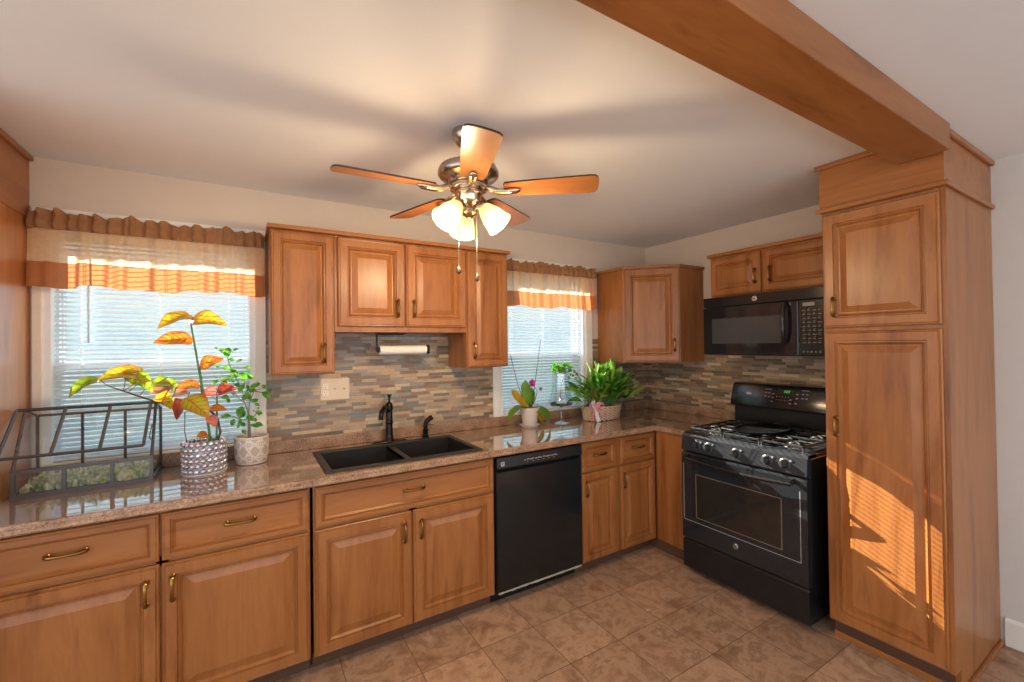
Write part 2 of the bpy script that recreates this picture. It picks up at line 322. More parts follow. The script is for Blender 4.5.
def lathe(bm, prof, c, axis=V((0, 0, 1)), seg=32, capa=False, capb=False, sx=1, sy=1):
    """profile [(radius, distance along axis)] turned about the axis through c"""
    c = V(c); axis = V(axis).normalized()
    if abs(axis.z) > .999: u, v_ = V((1, 0, 0)), V((0, axis.z, 0))
    else: u, v_ = frame_of(axis)
    rings = []
    for r, s in prof:
        rings.append([bm.verts.new(c+axis*s+u*(r*sx*math.cos(2*PI*k/seg))+v_*(r*sy*math.sin(2*PI*k/seg))) for k in range(seg)])
    fs = []
    for a, b_ in zip(rings, rings[1:]):
        for k in range(seg): fs.append(bm.faces.new((a[k], a[(k+1) % seg], b_[(k+1) % seg], b_[k])))
    if capa: fs.append(bm.faces.new(rings[0][::-1]))
    if capb: fs.append(bm.faces.new(rings[-1]))
    if capa or capb: bmesh.ops.recalc_face_normals(bm, faces=fs)
    return bm
def LT(*a, **k): return lathe(bmesh.new(), *a, **k)
def ball(bm, c, r, sub=1, s=(1, 1, 1)):
    q = bmesh.ops.create_icosphere(bm, subdivisions=sub, radius=r)
    for v in q['verts']: v.co = V((v.co.x*s[0], v.co.y*s[1], v.co.z*s[2]))+V(c)
    return bm
def arc(p0, p1, bulge, n=8):
    p0, p1, bulge = V(p0), V(p1), V(bulge)
    return [p0.lerp(p1, t/n)+bulge*(4*(t/n)*(1-t/n)) for t in range(n+1)]
def leaf(bm, base, tip, nrm, width, fold=.25, arch=0.0, kind='oval', n=8, wave=0):
    base, tip, nrm = V(base), V(tip), V(nrm); d = tip-base; side = d.cross(nrm).normalized(); nrm = side.cross(d).normalized()
    rows = []; l1 = bm.verts.layers.float.get('rib') or bm.verts.layers.float.new('rib'); l2 = bm.verts.layers.float.get('across') or bm.verts.layers.float.new('across')
    for i in range(n+1):
        t = i/n
        if kind == 'lance': wv = math.sin(PI*min(1, t*.96+.02))**.8*(1-.25*t)
        elif kind == 'heart': wv = (math.sin(PI*(t**.62)))**.75 if 0 < t < 1 else 0
        elif kind == 'strap': wv = min(1, .35+t*3)*(1 if t < .7 else max(0, 1-((t-.7)/.3)**2))
        else: wv = math.sin(PI*t**.85)**.8 if 0 < t < 1 else 0
        wv = max(wv, .03)*width*.5
        p = base+d*t+nrm*(arch*4*t*(1-t))
        rows.append([bm.verts.new(p+side*(q*wv)+nrm*(abs(q)*fold*wv+wave*math.sin(t*9+q*2)*wv)) for q in (-1, -.55, 0, .55, 1)])
        for q, v in zip((-1, -.55, 0, .55, 1), rows[-1]): v[l1] = 10+t*6.5-abs(q)*1.5; v[l2] = abs(q)
    for a, b_ in zip(rows, rows[1:]):
        for k in range(4): bm.faces.new((a[k], a[k+1], b_[k+1], b_[k]))
    return bm

ROOT = {}
def part(name, bm, m, parent=None, smooth=False, label=None, loc=None, kind=None):
    """one mesh object; geometry is given in world coordinates"""
    me = bpy.data.meshes.new(name); o = bpy.data.objects.new(name, me); COL.objects.link(o)
    base = ROOT[parent.name] if parent else V(loc or (0, 0, 0))
    bmesh.ops.translate(bm, verts=bm.verts, vec=-base); bm.to_mesh(me); bm.free()
    for q in (m if isinstance(m, (list, tuple)) else [m]): me.materials.append(q)
    if smooth:
        for p in me.polygons: p.use_smooth = True
        if smooth != 'all':
            try: me.set_sharp_from_angle(angle=math.radians(40))
            except Exception: pass
    if parent: o.parent = parent
    else: o.location = base
    ROOT[o.name] = base
    if label: o['label'] = label
    if kind: o['kind'] = kind
    return o
def thing(name, label, cat, loc, group=None):
    o = bpy.data.objects.new(name, None); COL.objects.link(o); o.location = loc; o.empty_display_size = .05
    o['label'] = label; o['category'] = cat
    if group: o['group'] = group
    ROOT[o.name] = V(loc); return o
def tag(o, label, cat, group=None, kind=None):
    o['label'] = label; o['category'] = cat
    if group: o['group'] = group
    if kind: o['kind'] = kind
    return o
def struct(name, bm, m, label, cat, parent=None, **k):
    o = part(name, bm, m, parent, **k); o['kind'] = 'structure'; o['label'] = label; o['category'] = cat; return o
def sroot(name, label, cat, loc):
    o = thing(name, label, cat, loc); o['kind'] = 'structure'; return o
def text_part(name, body, size, centre, right, up, m, parent, depth=.0006):
    cu = bpy.data.curves.new(name, 'FONT'); cu.body = body; cu.size = size; cu.align_x = 'CENTER'; cu.align_y = 'CENTER'; cu.extrude = depth
    t = bpy.data.objects.new(name+'_tmp', cu); COL.objects.link(t)
    me = bpy.data.meshes.new_from_object(t.evaluated_get(bpy.context.evaluated_depsgraph_get())) if False else None
    bpy.context.view_layer.update()
    me = bpy.data.meshes.new_from_object(t.evaluated_get(bpy.context.evaluated_depsgraph_get()))
    bpy.data.objects.remove(t); bpy.data.curves.remove(cu)
    bm = bmesh.new(); bm.from_mesh(me); bpy.data.meshes.remove(me)
    right, up = V(right), V(up); n = right.cross(up)
    for v in bm.verts: v.co = V(centre)+right*v.co.x+up*v.co.y+n*v.co.z
    return part(name, bm, m, parent)

# ================================================================== THE SETTING
CZ = 2.41
XL = -4.058
struct('floor', B(-6.5, .12, -5.2, .14, -.08, 0), FLOOR, 'mottled brown stone tile floor laid in a square grid', 'floor')
struct('ceiling', B(-6.5, .12, -5.2, .14, CZ, CZ+.15), CEIL, 'pale textured ceiling above the kitchen', 'ceiling')
W1 = (-4.022, -3.165, .985, 2.10); W2 = (-1.60, -.745, .985, 2.10)
bm = bmesh.new()
for a in ((-6.5, W1[0], 0, .14, 0, CZ), (W1[1], W2[0], 0, .14, 0, CZ), (W2[1], .12, 0, .14, 0, CZ)): box(bm, *a)
for q in (W1, W2):
    box(bm, q[0], q[1], 0, .14, 0, q[2]); box(bm, q[0], q[1], 0, .14, q[3], CZ)
struct('wall_back', bm, WALL, 'warm beige wall with two windows above the sink counter', 'wall')
bm = B(0, .12, -5.2, -2.235, 0, CZ); struct('wall_right', bm, WALLW, 'off-white wall to the right of the tall pantry cabinet', 'wall')
bm = B(0, .12, -2.235, 0, 0, CZ); struct('wall_stove', bm, WALL, 'warm beige wall behind the range and microwave', 'wall')
bm = extr(bmesh.new(), [(-.014, 0), (0, 0), (0, .135), (-.006, .135), (-.014, .12)], 1, -5.2, -2.25)
struct('baseboard_right', bm, TRIM, 'white baseboard at the foot of the off-white right wall', 'baseboard')

def window(name, q, cas, label):
    x0, x1, z0, z1 = q
    r = sroot(name, label, 'window', (.5*(x0+x1), .06, z0))
    bm = bmesh.new(); cl, cr, ct = cas
    box(bm, cl, x0+.008, -.018, 0, z0-.015, ct, .004); box(bm, x1-.008, cr, -.018, 0, z0-.015, ct, .004); box(bm, x0+.008, x1-.008, -.018, 0, z1, ct, .004)
    part('casing', bm, TRIM, r)
    bm = bmesh.new()   # jamb liners
    box(bm, x0, x0+.034, -.006, .13, z0, z1, .003); box(bm, x1-.034, x1, -.006, .13, z0, z1, .003); box(bm, x0+.034, x0+.046, .05, .13, z0, z1); box(bm, x1-.046, x1-.034, .05, .13, z0, z1); box(bm, x0, x1, 0, .13, z1-.012, z1)
    part('jamb', bm, VINYL, r)
    part('sill', B(x0, x1, -.010, .13, z0-.015, z0+.008, .004), TRIM, r)
    zm = 1.44
    def sash(nm, za, zb, y):
        bm = bmesh.new(); e = .04
        for a in ((x0+.012, x0+.012+e, y, y+.03, za, zb), (x1-.012-e, x1-.012, y, y+.03, za, zb), (x0+.012+e, x1-.012-e, y, y+.03, za, za+e), (x0+.012+e, x1-.012-e, y, y+.03, zb-e, zb)): box(bm, *a, bev=.003)
        s = part(nm, bm, VINYL, r)
        part('pane', B(x0+.012+e, x1-.012-e, y+.013, y+.017, za+e, zb-e), GLASS, s)
    sash('lower_sash', z0+.008, zm+.02, .055); sash('upper_sash', zm-.02, z1-.012, .088)
    return r
window('window_1', W1, (-4.05, -3.118, 2.180), 'wide window left of the sink behind the begonia plant')
window('window_2', W2, (-1.655, -.683, 2.180), 'narrower window right of the sink behind the orchid')

struct('backsplash_window_wall', boxes((-3.117, -1.656, -.008, 0, .984, 1.62), (-.682, -.0, -.008, 0, .984, 1.40), (-.682, -.614, -.008, 0, 1.40, 1.56)), TILEX, 'slate and tan mosaic strip tile behind the sink', 'backsplash', loc=(-2.4, 0, .984))
struct('backsplash_stove_wall', B(-.008, 0, -1.765, -.008, .90, 1.47), TILEY, 'slate and tan mosaic strip tile behind the range', 'backsplash', loc=(0, -.9, .984))

# ceiling beam
BZ = 2.30
bm = B(-4.6, -.722, -2.262, -2.082, BZ, CZ, .004)
tag(part('ceiling_beam', bm, wood('maple_beam_grain', 0, .92), loc=(-2.6, -2.17, BZ)), 'wood-clad beam under the ceiling running to the pantry top', 'beam', kind='structure')

# outdoors: the neighbour's house and the lawn seen through the blinds
tag(part('lawn', B(-14, 10, .14, 16, -.5, -.35), GRASS, loc=(0, 5, -.4)), 'green lawn outside the windows', 'lawn', kind='structure')
nb = thing('neighbor_house', 'pale sided neighbouring house seen through the window blinds', 'house', (-3, 5, -.4))
part('wall', B(-13, 8, 4.3, 10, -.1, 3.25), SIDING, nb)
part('foundation', B(-13, 8, 4.28, 10, -.4, -.1), CONC, nb)
bm = extr(bmesh.new(), [(3.95, 3.14), (7.15, 4.92), (10.35, 3.14), (10.35, 3.30), (7.15, 5.10), (3.95, 3.30)], 0, -13.4, 8.4)
part('sun_blocking_roof', bm, SHINGLE, nb)  # unseen roof, added and raised to keep low sun off the windows

# ================================================================== CABINETS
def panel_door(bm, o, u, W_, H_, n, kind='door', th=.019):
    """raised-panel front: nested rectangles lofted over a moulding profile; o = lower left corner on the cabinet face"""
    o, u, n = V(o), V(u), V(n); v = V((0, 0, 1))
    if kind == 'door': pr = [(0, 0), (0, .012), (.004, .016), (.010, .0145), (.012, .020), (.047, .020), (.050, .0125), (.056, .013), (.060, .0185), (.067, .008), (.074, .008), (.104, .018)]
    elif kind == 'small': pr = [(0, 0), (0, .013), (.004, .017), (.009, .017), (.012, .020), (.041, .020), (.044, .0125), (.049, .013), (.053, .0175), (.059, .008), (.065, .008), (.088, .018)]
    else: pr = [(0, 0), (0, .013), (.003, .017), (.008, .017), (.011, .020), (.026, .020), (.0285, .013), (.033, .0135), (.036, .018), (.044, .009), (.046, .009)]
    rings = []
    for i, h in pr:
        rings.append([bm.verts.new(o+u*a+v*b_+n*h) for a, b_ in ((i, i), (W_-i, i), (W_-i, H_-i), (i, H_-i))])
    fs = [bm.faces.new(rings[0][::-1])]
    for a, b_ in zip(rings, rings[1:]):
        for k in range(4): fs.append(bm.faces.new((a[k], a[(k+1) % 4], b_[(k+1) % 4], b_[k])))
    fs.append(bm.faces.new(rings[-1])); bmesh.ops.recalc_face_normals(bm, faces=fs)
    return bm
def pull(c, along, out, parent, L=.09):
    """arched bail handle with two little feet"""
    c, a, n = V(c), V(along), V(out); bm = bmesh.new()
    pts = [c-a*(L/2)-n*.002, c-a*(L/2)+n*.014, c-a*(L*.42)+n*.021, c-a*(L*.2)+n*.025, c+n*.026, c+a*(L*.2)+n*.025, c+a*(L*.42)+n*.021, c+a*(L/2)+n*.014, c+a*(L/2)-n*.002]
    tube(bm, pts, [.0085, .0078, .0075, .0060, .0054, .0060, .0075, .0078, .0085], 8)
    for s in (-1, 1): lathe(bm, [(.0115, -.001), (.0115, .002), (.0085, .005)], c+a*(s*L/2), n, 12, True, True)
    return part('handle', bm, BRASS, parent, smooth=True, label='antique brass arched pull handle')
X, Y_, Z = V((1, 0, 0)), V((0, 1, 0)), V((0, 0, 1))
FY = -.615   # front of the lower cabinet boxes on the window wall

def base_unit(name, label, x0, x1, drawers, doors, group='lower cabinets under the window counter'):
    r = thing(name, label, 'cabinet', (.5*(x0+x1), -.30, 0), group)
    bm = boxes((x0, x0+.018, FY, -.01, .075, .872), (x1-.018, x1, FY, -.01, .075, .872), (x0+.018, x1-.018, FY, -.01, .075, .095), (x0+.018, x1-.018, -.03, -.01, .095, .872))
    part('body', bm, WV, r)
    bm = bmesh.new(); box(bm, x0+.018, x1-.018, FY, FY+.02, .85, .872); box(bm, x0+.018, x1-.018, FY, FY+.02, .650, .690); box(bm, x0+.0, x0+.018, FY-.0005, FY+.02, .075, .872); box(bm, x1-.018, x1, FY-.0005, FY+.02, .075, .872)
    for q in doors[1:]: box(bm, q[0]-.02, q[0]+.02, FY, FY+.02, .095, .85)
    part('face_frame', bm, WV, r)
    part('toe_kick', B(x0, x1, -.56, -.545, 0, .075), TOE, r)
    for (a, b_) in drawers:
        d = part('drawer_front', panel_door(bmesh.new(), (a, FY, .674), X, b_-a, .188, -Y_, 'drawer'), WX, r)
        pull((.5*(a+b_), FY-.016, .775), X, -Y_, d, .10)
    for (a, b_, hx) in doors:
        d = part('door', panel_door(bmesh.new(), (a, FY, .080), X, b_-a, .582, -Y_, 'door' if b_-a > .4 else 'small'), WV, r)
        pull((hx, FY-.020, .562), Z, -Y_, d, .09)
    return r
base_unit('base_cabinet', 'wide lower cabinet with two drawers and two doors under the terrarium', -4.05, -2.966, [(-4.045, -3.513), (-3.505, -2.972)], [(-4.045, -3.513, -3.553), (-3.505, -2.972, -3.470)])
base_unit('sink_base_cabinet', 'lower cabinet below the black sink with one wide drawer front', -2.952, -1.992, [(-2.944, -1.998)], [(-2.944, -2.484, -2.524), (-2.476, -1.998, -2.437)])
base_unit('base_cabinet', 'narrow lower cabinet directly right of the dishwasher', -1.352, -.999, [(-1.340, -1.027)], [(-1.340, -1.027, -1.306)])
base_unit('base_cabinet', 'narrow lower cabinet in the inside corner next to the range', -.996, -.631, [(-.987, -.640)], [(-.987, -.640, -.961)])
# blind corner cabinet between the inside corner and the range
r = thing('corner_base_cabinet', 'plain wood corner cabinet front between narrow drawers and range', 'cabinet', (-.3, -.5, 0))
part('body', B(-.615, -.01, -.935, -.018, .075, .872), WV, r)
part('filler_panel', B(-.628, -.615, -.935, -.635, .075, .872, .002), WV, r)
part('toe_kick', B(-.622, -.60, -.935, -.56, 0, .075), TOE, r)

def crown(bm, pts_closed, z0, z1): return prism(bm, pts_closed, z0, z1, .004)
def upper_unit(label, x0, x1, zb, doors):
    r = thing('wall_cabinet', label, 'cabinet', (.5*(x0+x1), -.15, zb), 'wall cabinets')
    part('body', B(x0, x1, -.306, -.009, zb, 2.128), WV, r)
    for a, b_, z0, hx in doors:
        d = part('door', panel_door(bmesh.new(), (a, -.307, z0), X, b_-a, 2.120-z0, -Y_, 'door' if b_-a > .33 else 'small'), WV, r)
        pull((hx, -.328, z0+.108), Z, -Y_, d, .088)
    return r
upper_unit('tall narrow wall cabinet at the left end of the sink row', -3.108, -2.801, 1.372, [(-3.104, -2.804, 1.378, -2.857)])
upper_unit('short two-door wall cabinet above the sink and paper towels', -2.799, -2.008, 1.600, [(-2.783, -2.413, 1.632, -2.456), (-2.404, -2.018, 1.632, -2.360)])
upper_unit('narrow wall cabinet between sink row and right window', -2.006, -1.704, 1.372, [(-2.000, -1.707, 1.378, -1.962)])
tag(part('cabinet_top_trim', B(-3.122, -1.690, -.342, -.002, 2.129, 2.150, .004), WX, loc=(-2.4, -.17, 2.129)), 'long wood trim board along the top of the sink wall cabinets', 'trim')

# diagonal corner wall cabinet
r = thing('corner_wall_cabinet', 'diagonal corner wall cabinet above the leafy basket plant', 'cabinet', (-.25, -.25, 1.365))
pent = [(-.612, -.009), (-.612, -.305), (-.305, -.612), (-.009, -.612), (-.009, -.009)]
part('body', prism(bmesh.new(), pent, 1.365, 2.115), WV, r)
dg = V((.305, -.305, 0)).normalized(); dn = V((-1, -1, 0)).normalized(); c0 = V((-.610, -.307, 1.372))+dn*.001
d = part('door', panel_door(bmesh.new(), c0+dg*.010, dg, .412, .735, dn, 'door'), WV, r)
pull(c0+dg*.385+Z*.13+dn*.02, Z, dn, d, .085)
part('top_trim', prism(bmesh.new(), [(-.626, -.006), (-.626, -.312), (-.312, -.626), (-.006, -.626), (-.006, -.006)], 2.115, 2.136, .004), WX, r)

# cabinet over the microwave
r = thing('wall_cabinet', 'short two-door wall cabinet right above the microwave', 'cabinet', (-.15, -1.32, 1.83), 'wall cabinets')
part('body', B(-.306, -.009, -1.762, -.885, 1.828, 2.128), WV, r)
for a, b_, hy in ((-1.252, -.897, -1.221), (-1.735, -1.270, -1.317)):
    d = part('door', panel_door(bmesh.new(), (-.307, b_, 1.846), -Y_, b_-a, .268, -X, 'small'), WV, r)
    pull((-.328, hy, 1.958), Z, -X, d, .085)
part('top_trim', B(-.334, -.002, -1.762, -.870, 2.128, 2.152, .004), WY, r)

# pantry
PX, PY0, PY1 = -.676, -1.768, -2.233
r = thing('pantry_cabinet', 'tall wood pantry cabinet at the right end beside the range', 'cabinet', (-.34, -2.0, 0))
part('body', boxes((PX, -.002, PY1+.018, PY0, .105, 2.165)), WV, r)
bm = extr(bmesh.new(), [(-.002, 0), (PX+.06, 0), (PX+.06, .105), (PX-.004, .105), (PX-.004, 2.165), (-.002, 2.165)], 1, PY1, PY1+.018)
part('side_panel', bm, WV, r)
for z0, z1, hz in ((.118, 1.563, 1.09), (1.582, 2.150, 1.687)):
    d = part('lower_door' if z0 < 1 else 'upper_door', panel_door(bmesh.new(), (PX-.001, PY0-.005, z0), -Y_, .442, z1-z0, -X, 'door'), WV, r)
    pull((PX-.021, -1.822, hz), Z, -X, d, .085)
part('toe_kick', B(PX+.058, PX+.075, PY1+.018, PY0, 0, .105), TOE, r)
part('base_molding', boxes((PX+.045, PX+.058, PY1, PY0, 0, .03), (PX+.045, -.016, PY1-.013, PY1, 0, .022), bev=.003), WY, r)
part('bulkhead', B(PX-.026, -.002, PY1-.002, PY0, 2.165, 2.392), WY, r)
def ring_trim(z0, z1, e): return boxes((PX-.026-e, PX-.026, PY1-.002-e, PY0+e, z0, z1), (PX-.026, -.002, PY1-.002-e, PY1-.002, z0, z1), bev=.005)
part('lower_trim', ring_trim(2.165, 2.187, .014), WY, r)
part('crown_trim', ring_trim(2.384, 2.408, .016), WY, r)

# refrigerator enclosure panel at the far left
r = thing('refrigerator_panel', 'tall glossy wood side panel at the left edge of the photo', 'panel', (-4.07, -.35, 0))
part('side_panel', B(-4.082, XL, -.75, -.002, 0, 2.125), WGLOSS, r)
part('bulkhead', B(-4.080, XL-.001, -.75, -.002, 2.125, 2.385), WY, r)
part('crown_trim', B(-4.082, XL+.014, -.75, -.002, 2.385, 2.408, .005), WY, r)
part('joint_trim', B(-4.082, XL+.006, -.75, -.002, 2.118, 2.136, .004), WY, r)

# ================================================================== COUNTERTOP, SINK, FAUCET
SX0, SX1, SY0, SY1 = -2.895, -2.055, -.612, -.125
CT0, CT1 = .875, .914
r = thing('countertop', 'glossy speckled brown L-shaped countertop under both windows', 'countertop', (-2.3, -.33, CT0))
bm = bmesh.new(); e = .01
for a in ((XL+.001, SX0+e, -.645, -.001), (SX1-e, -.645, -.645, -.001), (SX0+e, SX1-e, -.645, SY0+e), (SX0+e, SX1-e, SY1-e, -.001), (-.645, -.001, -.938, -.001)):
    box(bm, a[0], a[1], a[2], a[3], CT0, CT1)
part('slab', bm, COUNTER, r)
nose = [(.0, CT0), (-.010, CT0), (-.016, CT0+.006), (-.016, CT0+.014), (-.012, CT0+.020), (-.013, CT0+.028), (-.011, CT1-.002), (-.005, CT1+.001), (.0, CT1)]
bm = extr(bmesh.new(), [(-.645+a, z) for a, z in nose], 0, XL+.001, -.655)
extr(bm, [(-.645+a, z) for a, z in nose], 1, -.938, -.650)
part('edge_molding', bm, CEDGE, r, smooth=True)
bm = boxes((XL+.001, -.001, -.022, -.001, CT1, .984), (-.022, -.001, -.938, -.022, CT1, .984), bev=.004)
part('backsplash_ledge', bm, CEDGE, r)

r = thing('kitchen_sink', 'black double-bowl drop-in sink set into the brown countertop', 'sink', (-2.475, -.37, CT1))
zr = CT1+.009; div = (-2.492, -2.462); bx = [(-2.862, div[0]), (div[1], -2.090)]; by = (-.580, -.185)
bm = boxes((SX0, bx[0][0], SY0, SY1, CT1, zr), (bx[1][1], SX1, SY0, SY1, CT1, zr), (bx[0][0], bx[1][1], SY0, by[0], CT1, zr), (bx[0][0], bx[1][1], by[1], SY1, CT1, zr), (div[0], div[1], by[0], by[1], CT1-.02, zr-.004), bev=.003)
part('rim', bm, SINK, r)
for a, b_ in bx:
    bm = bmesh.new(); t = .006; zb = CT1-.19
    for q in ((a-t, a, by[0], by[1], zb, CT1), (b_, b_+t, by[0], by[1], zb, CT1), (a-t, b_+t, by[0]-t, by[0], zb, CT1), (a-t, b_+t, by[1], by[1]+t, zb, CT1), (a-t, b_+t, by[0]-t, by[1]+t, zb-t, zb)): box(bm, *q)
    p = part('bowl', bm, SINK, r)
    part('drain', LT([(.045, .001), (.045, .004), (.03, .003), (.028, .001)], (.5*(a+b_), -.38, zb), seg=24, capa=True, capb=True), STEEL, p, label='round metal drain')

r = thing('kitchen_faucet', 'dark bronze single-post faucet behind the sink', 'faucet', (-2.445, -.085, CT1))
fx, fy = -2.445, -.082
part('deck_plate', LT([(.11, 0), (.11, .004), (.10, .008)], (fx, fy, CT1), seg=40, capa=True, capb=True, sy=.28), FAUCET, r, smooth=True)
part('post', LT([(.030, .006), (.030, .014), (.025, .022), (.022, .05), (.021, .115), (.0235, .118), (.0235, .130), (.021, .134), (.022, .20), (.024, .215), (.023, .232), (.016, .246), (.010, .25)], (fx, fy, CT1), seg=24, capa=True, capb=True), FAUCET, r, smooth=True)
sp = [V((fx-.004, fy-.008, CT1+.195)), V((fx-.026, fy-.040, CT1+.225)), V((fx-.052, fy-.08, CT1+.232)), V((fx-.076, fy-.116, CT1+.215)), V((fx-.086, fy-.132, CT1+.185)), V((fx-.088, fy-.135, CT1+.165))]
part('spout', T(sp, [.013, .0135, .013, .013, .014, .0155], 12), FAUCET, r, smooth=True)
h = part('lever', LT([(.010, 0), (.008, .012), (.0065, .03), (.008, .042), (.0135, .048), (.0135, .053), (.008, .056)], (fx, fy, CT1+.245), V((.02, -.02, 1)), 16, True, True), FAUCET, r, smooth=True)
r = thing('sink_sprayer', 'short bent dark bronze sprayer to the right of the faucet', 'sprayer', (-2.205, -.085, CT1))
sxp = (-2.206, -.080)
part('base', LT([(.024, 0), (.024, .006), (.018, .012), (.0165, .04), (.019, .044), (.019, .052), (.015, .056)], (*sxp, CT1), seg=20, capa=True, capb=True), FAUCET, r, smooth=True)
part('spray_head', T([(*sxp, CT1+.054), (*sxp, CT1+.085), (sxp[0]+.008, sxp[1], CT1+.105), (sxp[0]+.028, sxp[1]-.006, CT1+.122), (sxp[0]+.045, sxp[1]-.010, CT1+.132)], [.013, .0145, .016, .0155, .017], 14), FAUCET, r, smooth=True)

# ================================================================== DISHWASHER
DX0, DX1 = -1.986, -1.357
r = thing('dishwasher', 'black dishwasher under the counter right of the sink cabinet', 'dishwasher', (-1.67, -.32, 0))
part('tub', B(DX0+.006, DX1-.006, -.60, -.03, .085, .868), BLKS, r)
bm = extr(bmesh.new(), [(-.60, .085), (-.640, .085), (-.645, .095), (-.6465, .45), (-.643, .775), (-.632, .785), (-.60, .785)], 0, DX0, DX1); part('door', bm, BLK, r, smooth=True)
bm = extr(bmesh.new(), [(-.60, .787), (-.634, .787), (-.652, .797), (-.655, .805), (-.648, .862), (-.64, .868), (-.60, .868)], 0, DX0, DX1)
cpn = part('control_panel', bm, BLKS, r)
part('badge', B(-1.962, -1.938, -.6545, -.6485, .815, .839), GREYLINE, cpn, label='small pale square brand badge')
text_part('badge_letter', 'K', .022, (-1.950, -.6553, .827), X, Z, BLKS, cpn)
bm = bmesh.new()
for k in range(13):
    x = -1.80+k*.0195; box(bm, x, x+.010+.004*(k % 3), -.6556, -.650, .828+.003*(k % 2), .8315+.003*(k % 2)); 
    if k % 2: box(bm, x, x+.005, -.6556, -.650, .8175, .8205)
part('button_print', bm, GREYLINE, cpn)
part('toe_panel', B(DX0, DX1, -.565, -.55, .0, .085), BLKS, r)
bm = bmesh.new()
for k in range(22):
    x = DX0+.01+k*.0278; box(bm, x, x+.030, -.640-R.random()*.004, -.61, .073+R.random()*.003, .085+R.random()*.003, .002)
part('seal_strip', bm, BEIGE_DUST, r, label='ragged pale insulation strip along the bottom of the door')

# ================================================================== RANGE
RY0, RY1 = -.943, -1.703
ymid = .5*(RY0+RY1)
r = thing('gas_range', 'black freestanding gas range between corner cabinet and pantry', 'stove', (-.38, ymid, 0))
part('body', B(-.70, -.03, RY1, RY0, .04, .900, .004), BLK, r)
part('storage_drawer', extr(bmesh.new(), [(-.70, .045), (-.735, .045), (-.739, .055), (-.739, .218), (-.733, .226), (-.70, .226)], 1, RY1, RY0), BLK, r)
DOORBLK = mat('oven_door_black_glass', (.016, .018, .021, 1), .08, spec=.6)
od = part('oven_door', extr(bmesh.new(), [(-.70, .234), (-.738, .234), (-.743, .242), (-.743, .785), (-.735, .797), (-.70, .797)], 1, RY1, RY0), DOORBLK, r)
wz0, wz1, wy0, wy1 = .392, .664, -1.572, -1.051
part('window', B(-.7437, -.7428, wy0, wy1, wz0, wz1), WINBLK, od)
bm = bmesh.new()
def outline(bm, xq, y0, y1, z0, z1, t, dx=.0012):
    for a in ((y0, y1, z0, z0+t), (y0, y1, z1-t, z1), (y0, y0+t, z0+t, z1-t), (y1-t, y1, z0+t, z1-t)): box(bm, xq-dx, xq+dx, *a)
outline(bm, -.7432, wy0-.004, wy1+.004, wz0-.004, wz1+.004, .004); part('window_border', bm, mat('window_border_print', rgb(120, 104, 84), .3), od)
bm = bmesh.new()
for a in ((-1.668, -.957, .356, .3585), (-1.670, -1.6675, .356, .732), (-.9585, -.956, .362, .722)): box(bm, -.7440, -.7426, *a)
part('panel_outline', bm, GREYLINE, od)
# bowed handle
hp = [V((-.795-.0*k, RY0-.06-(RY0-RY1-.12)*k/10, .772-.012*math.sin(PI*k/10))) for k in range(11)]
hp = [V((-.742, RY0-.06, .778))]+[V((p.x-.010*math.sin(PI*k/10), p.y, p.z)) for k, p in enumerate(hp)]+[V((-.742, RY1+.06, .778))]
part('handle', T(hp, .0125, 12), BLKS, od, smooth=True)
b_ = part('badge', LT([(.017, 0), (.017, .003), (.015, .0045)], (-.743, -1.309, .305), -X, 32, True, True), SILVER, od, label='round silver brand badge on oven door')
bm = LT([(.0142, .0046), (.0125, .0052), (.0108, .0046)], (-.743, -1.309, .305), -X, 28); part('badge_ring', bm, BLKS, od)
text_part('badge_monogram', 'GE', .012, (-.7483, -1.309, .305), -Y_, Z, BLKS, od)
# control panel with five knobs
bm = extr(bmesh.new(), [(-.70, .806), (-.738, .806), (-.744, .815), (-.733, .902), (-.722, .918), (-.70, .926), (-.64, .926), (-.64, .90), (-.70, .90)], 1, RY1, RY0)
cpn = part('control_panel', bm, RBLK, r)
kn = V((-.992, 0, .125)).normalized(); DIAL = mat('dial_print_grey', rgb(120, 124, 128), .4)
for y in (-1.054, -1.138, -1.319, -1.499, -1.593):
    c = V((-.7395, y, .858))
    k = part('knob', LT([(.027, -.001), (.027, .004), (.022, .007), (.0205, .022), (.018, .027), (.010, .028)], c, kn, 28, True, True), BLKM, cpn, smooth=True)
    bm = bmesh.new(); uu, vv = frame_of(kn)
    tube(bm, [c+kn*.029-Z*.018, c+kn*.029+Z*.018], [.0055, .0055], 8); part('grip', bm, BLKM, k)
    bm = bmesh.new(); q = c+V((0, -.030, .022)); box(bm, q.x-.002, q.x+.0022, q.y-.006, q.y+.006, q.z-.006, q.z+.004); lathe(bm, [(.0295, .0006), (.0285, .0012)], c, kn, 32)
    part('dial_print', bm, DIAL, k)
part('cooktop', boxes((-.722, -.19, RY1, RY0, .898, .922), (-.70, -.20, RY1+.012, RY1+.028, .922, .930), (-.70, -.20, RY0-.028, RY0-.012, .922, .930), bev=.004), RBLK, r)
BUR = [(-.56, -1.085), (-.30, -1.085), (-.43, ymid), (-.56, -1.56), (-.30, -1.56)]
for bx_, by_ in BUR:
    q = part('burner', LT([(.055, 0), (.055, .006), (.035, .012), (.034, .018)], (bx_, by_, .921), seg=24, capa=True, capb=True), STEEL, r, smooth=True)
    part('burner_cap', LT([(.034, .018), (.036, .022), (.033, .028), (.02, .030)], (bx_, by_, .921), seg=24, capa=True, capb=True), BLKM, q, smooth=True)
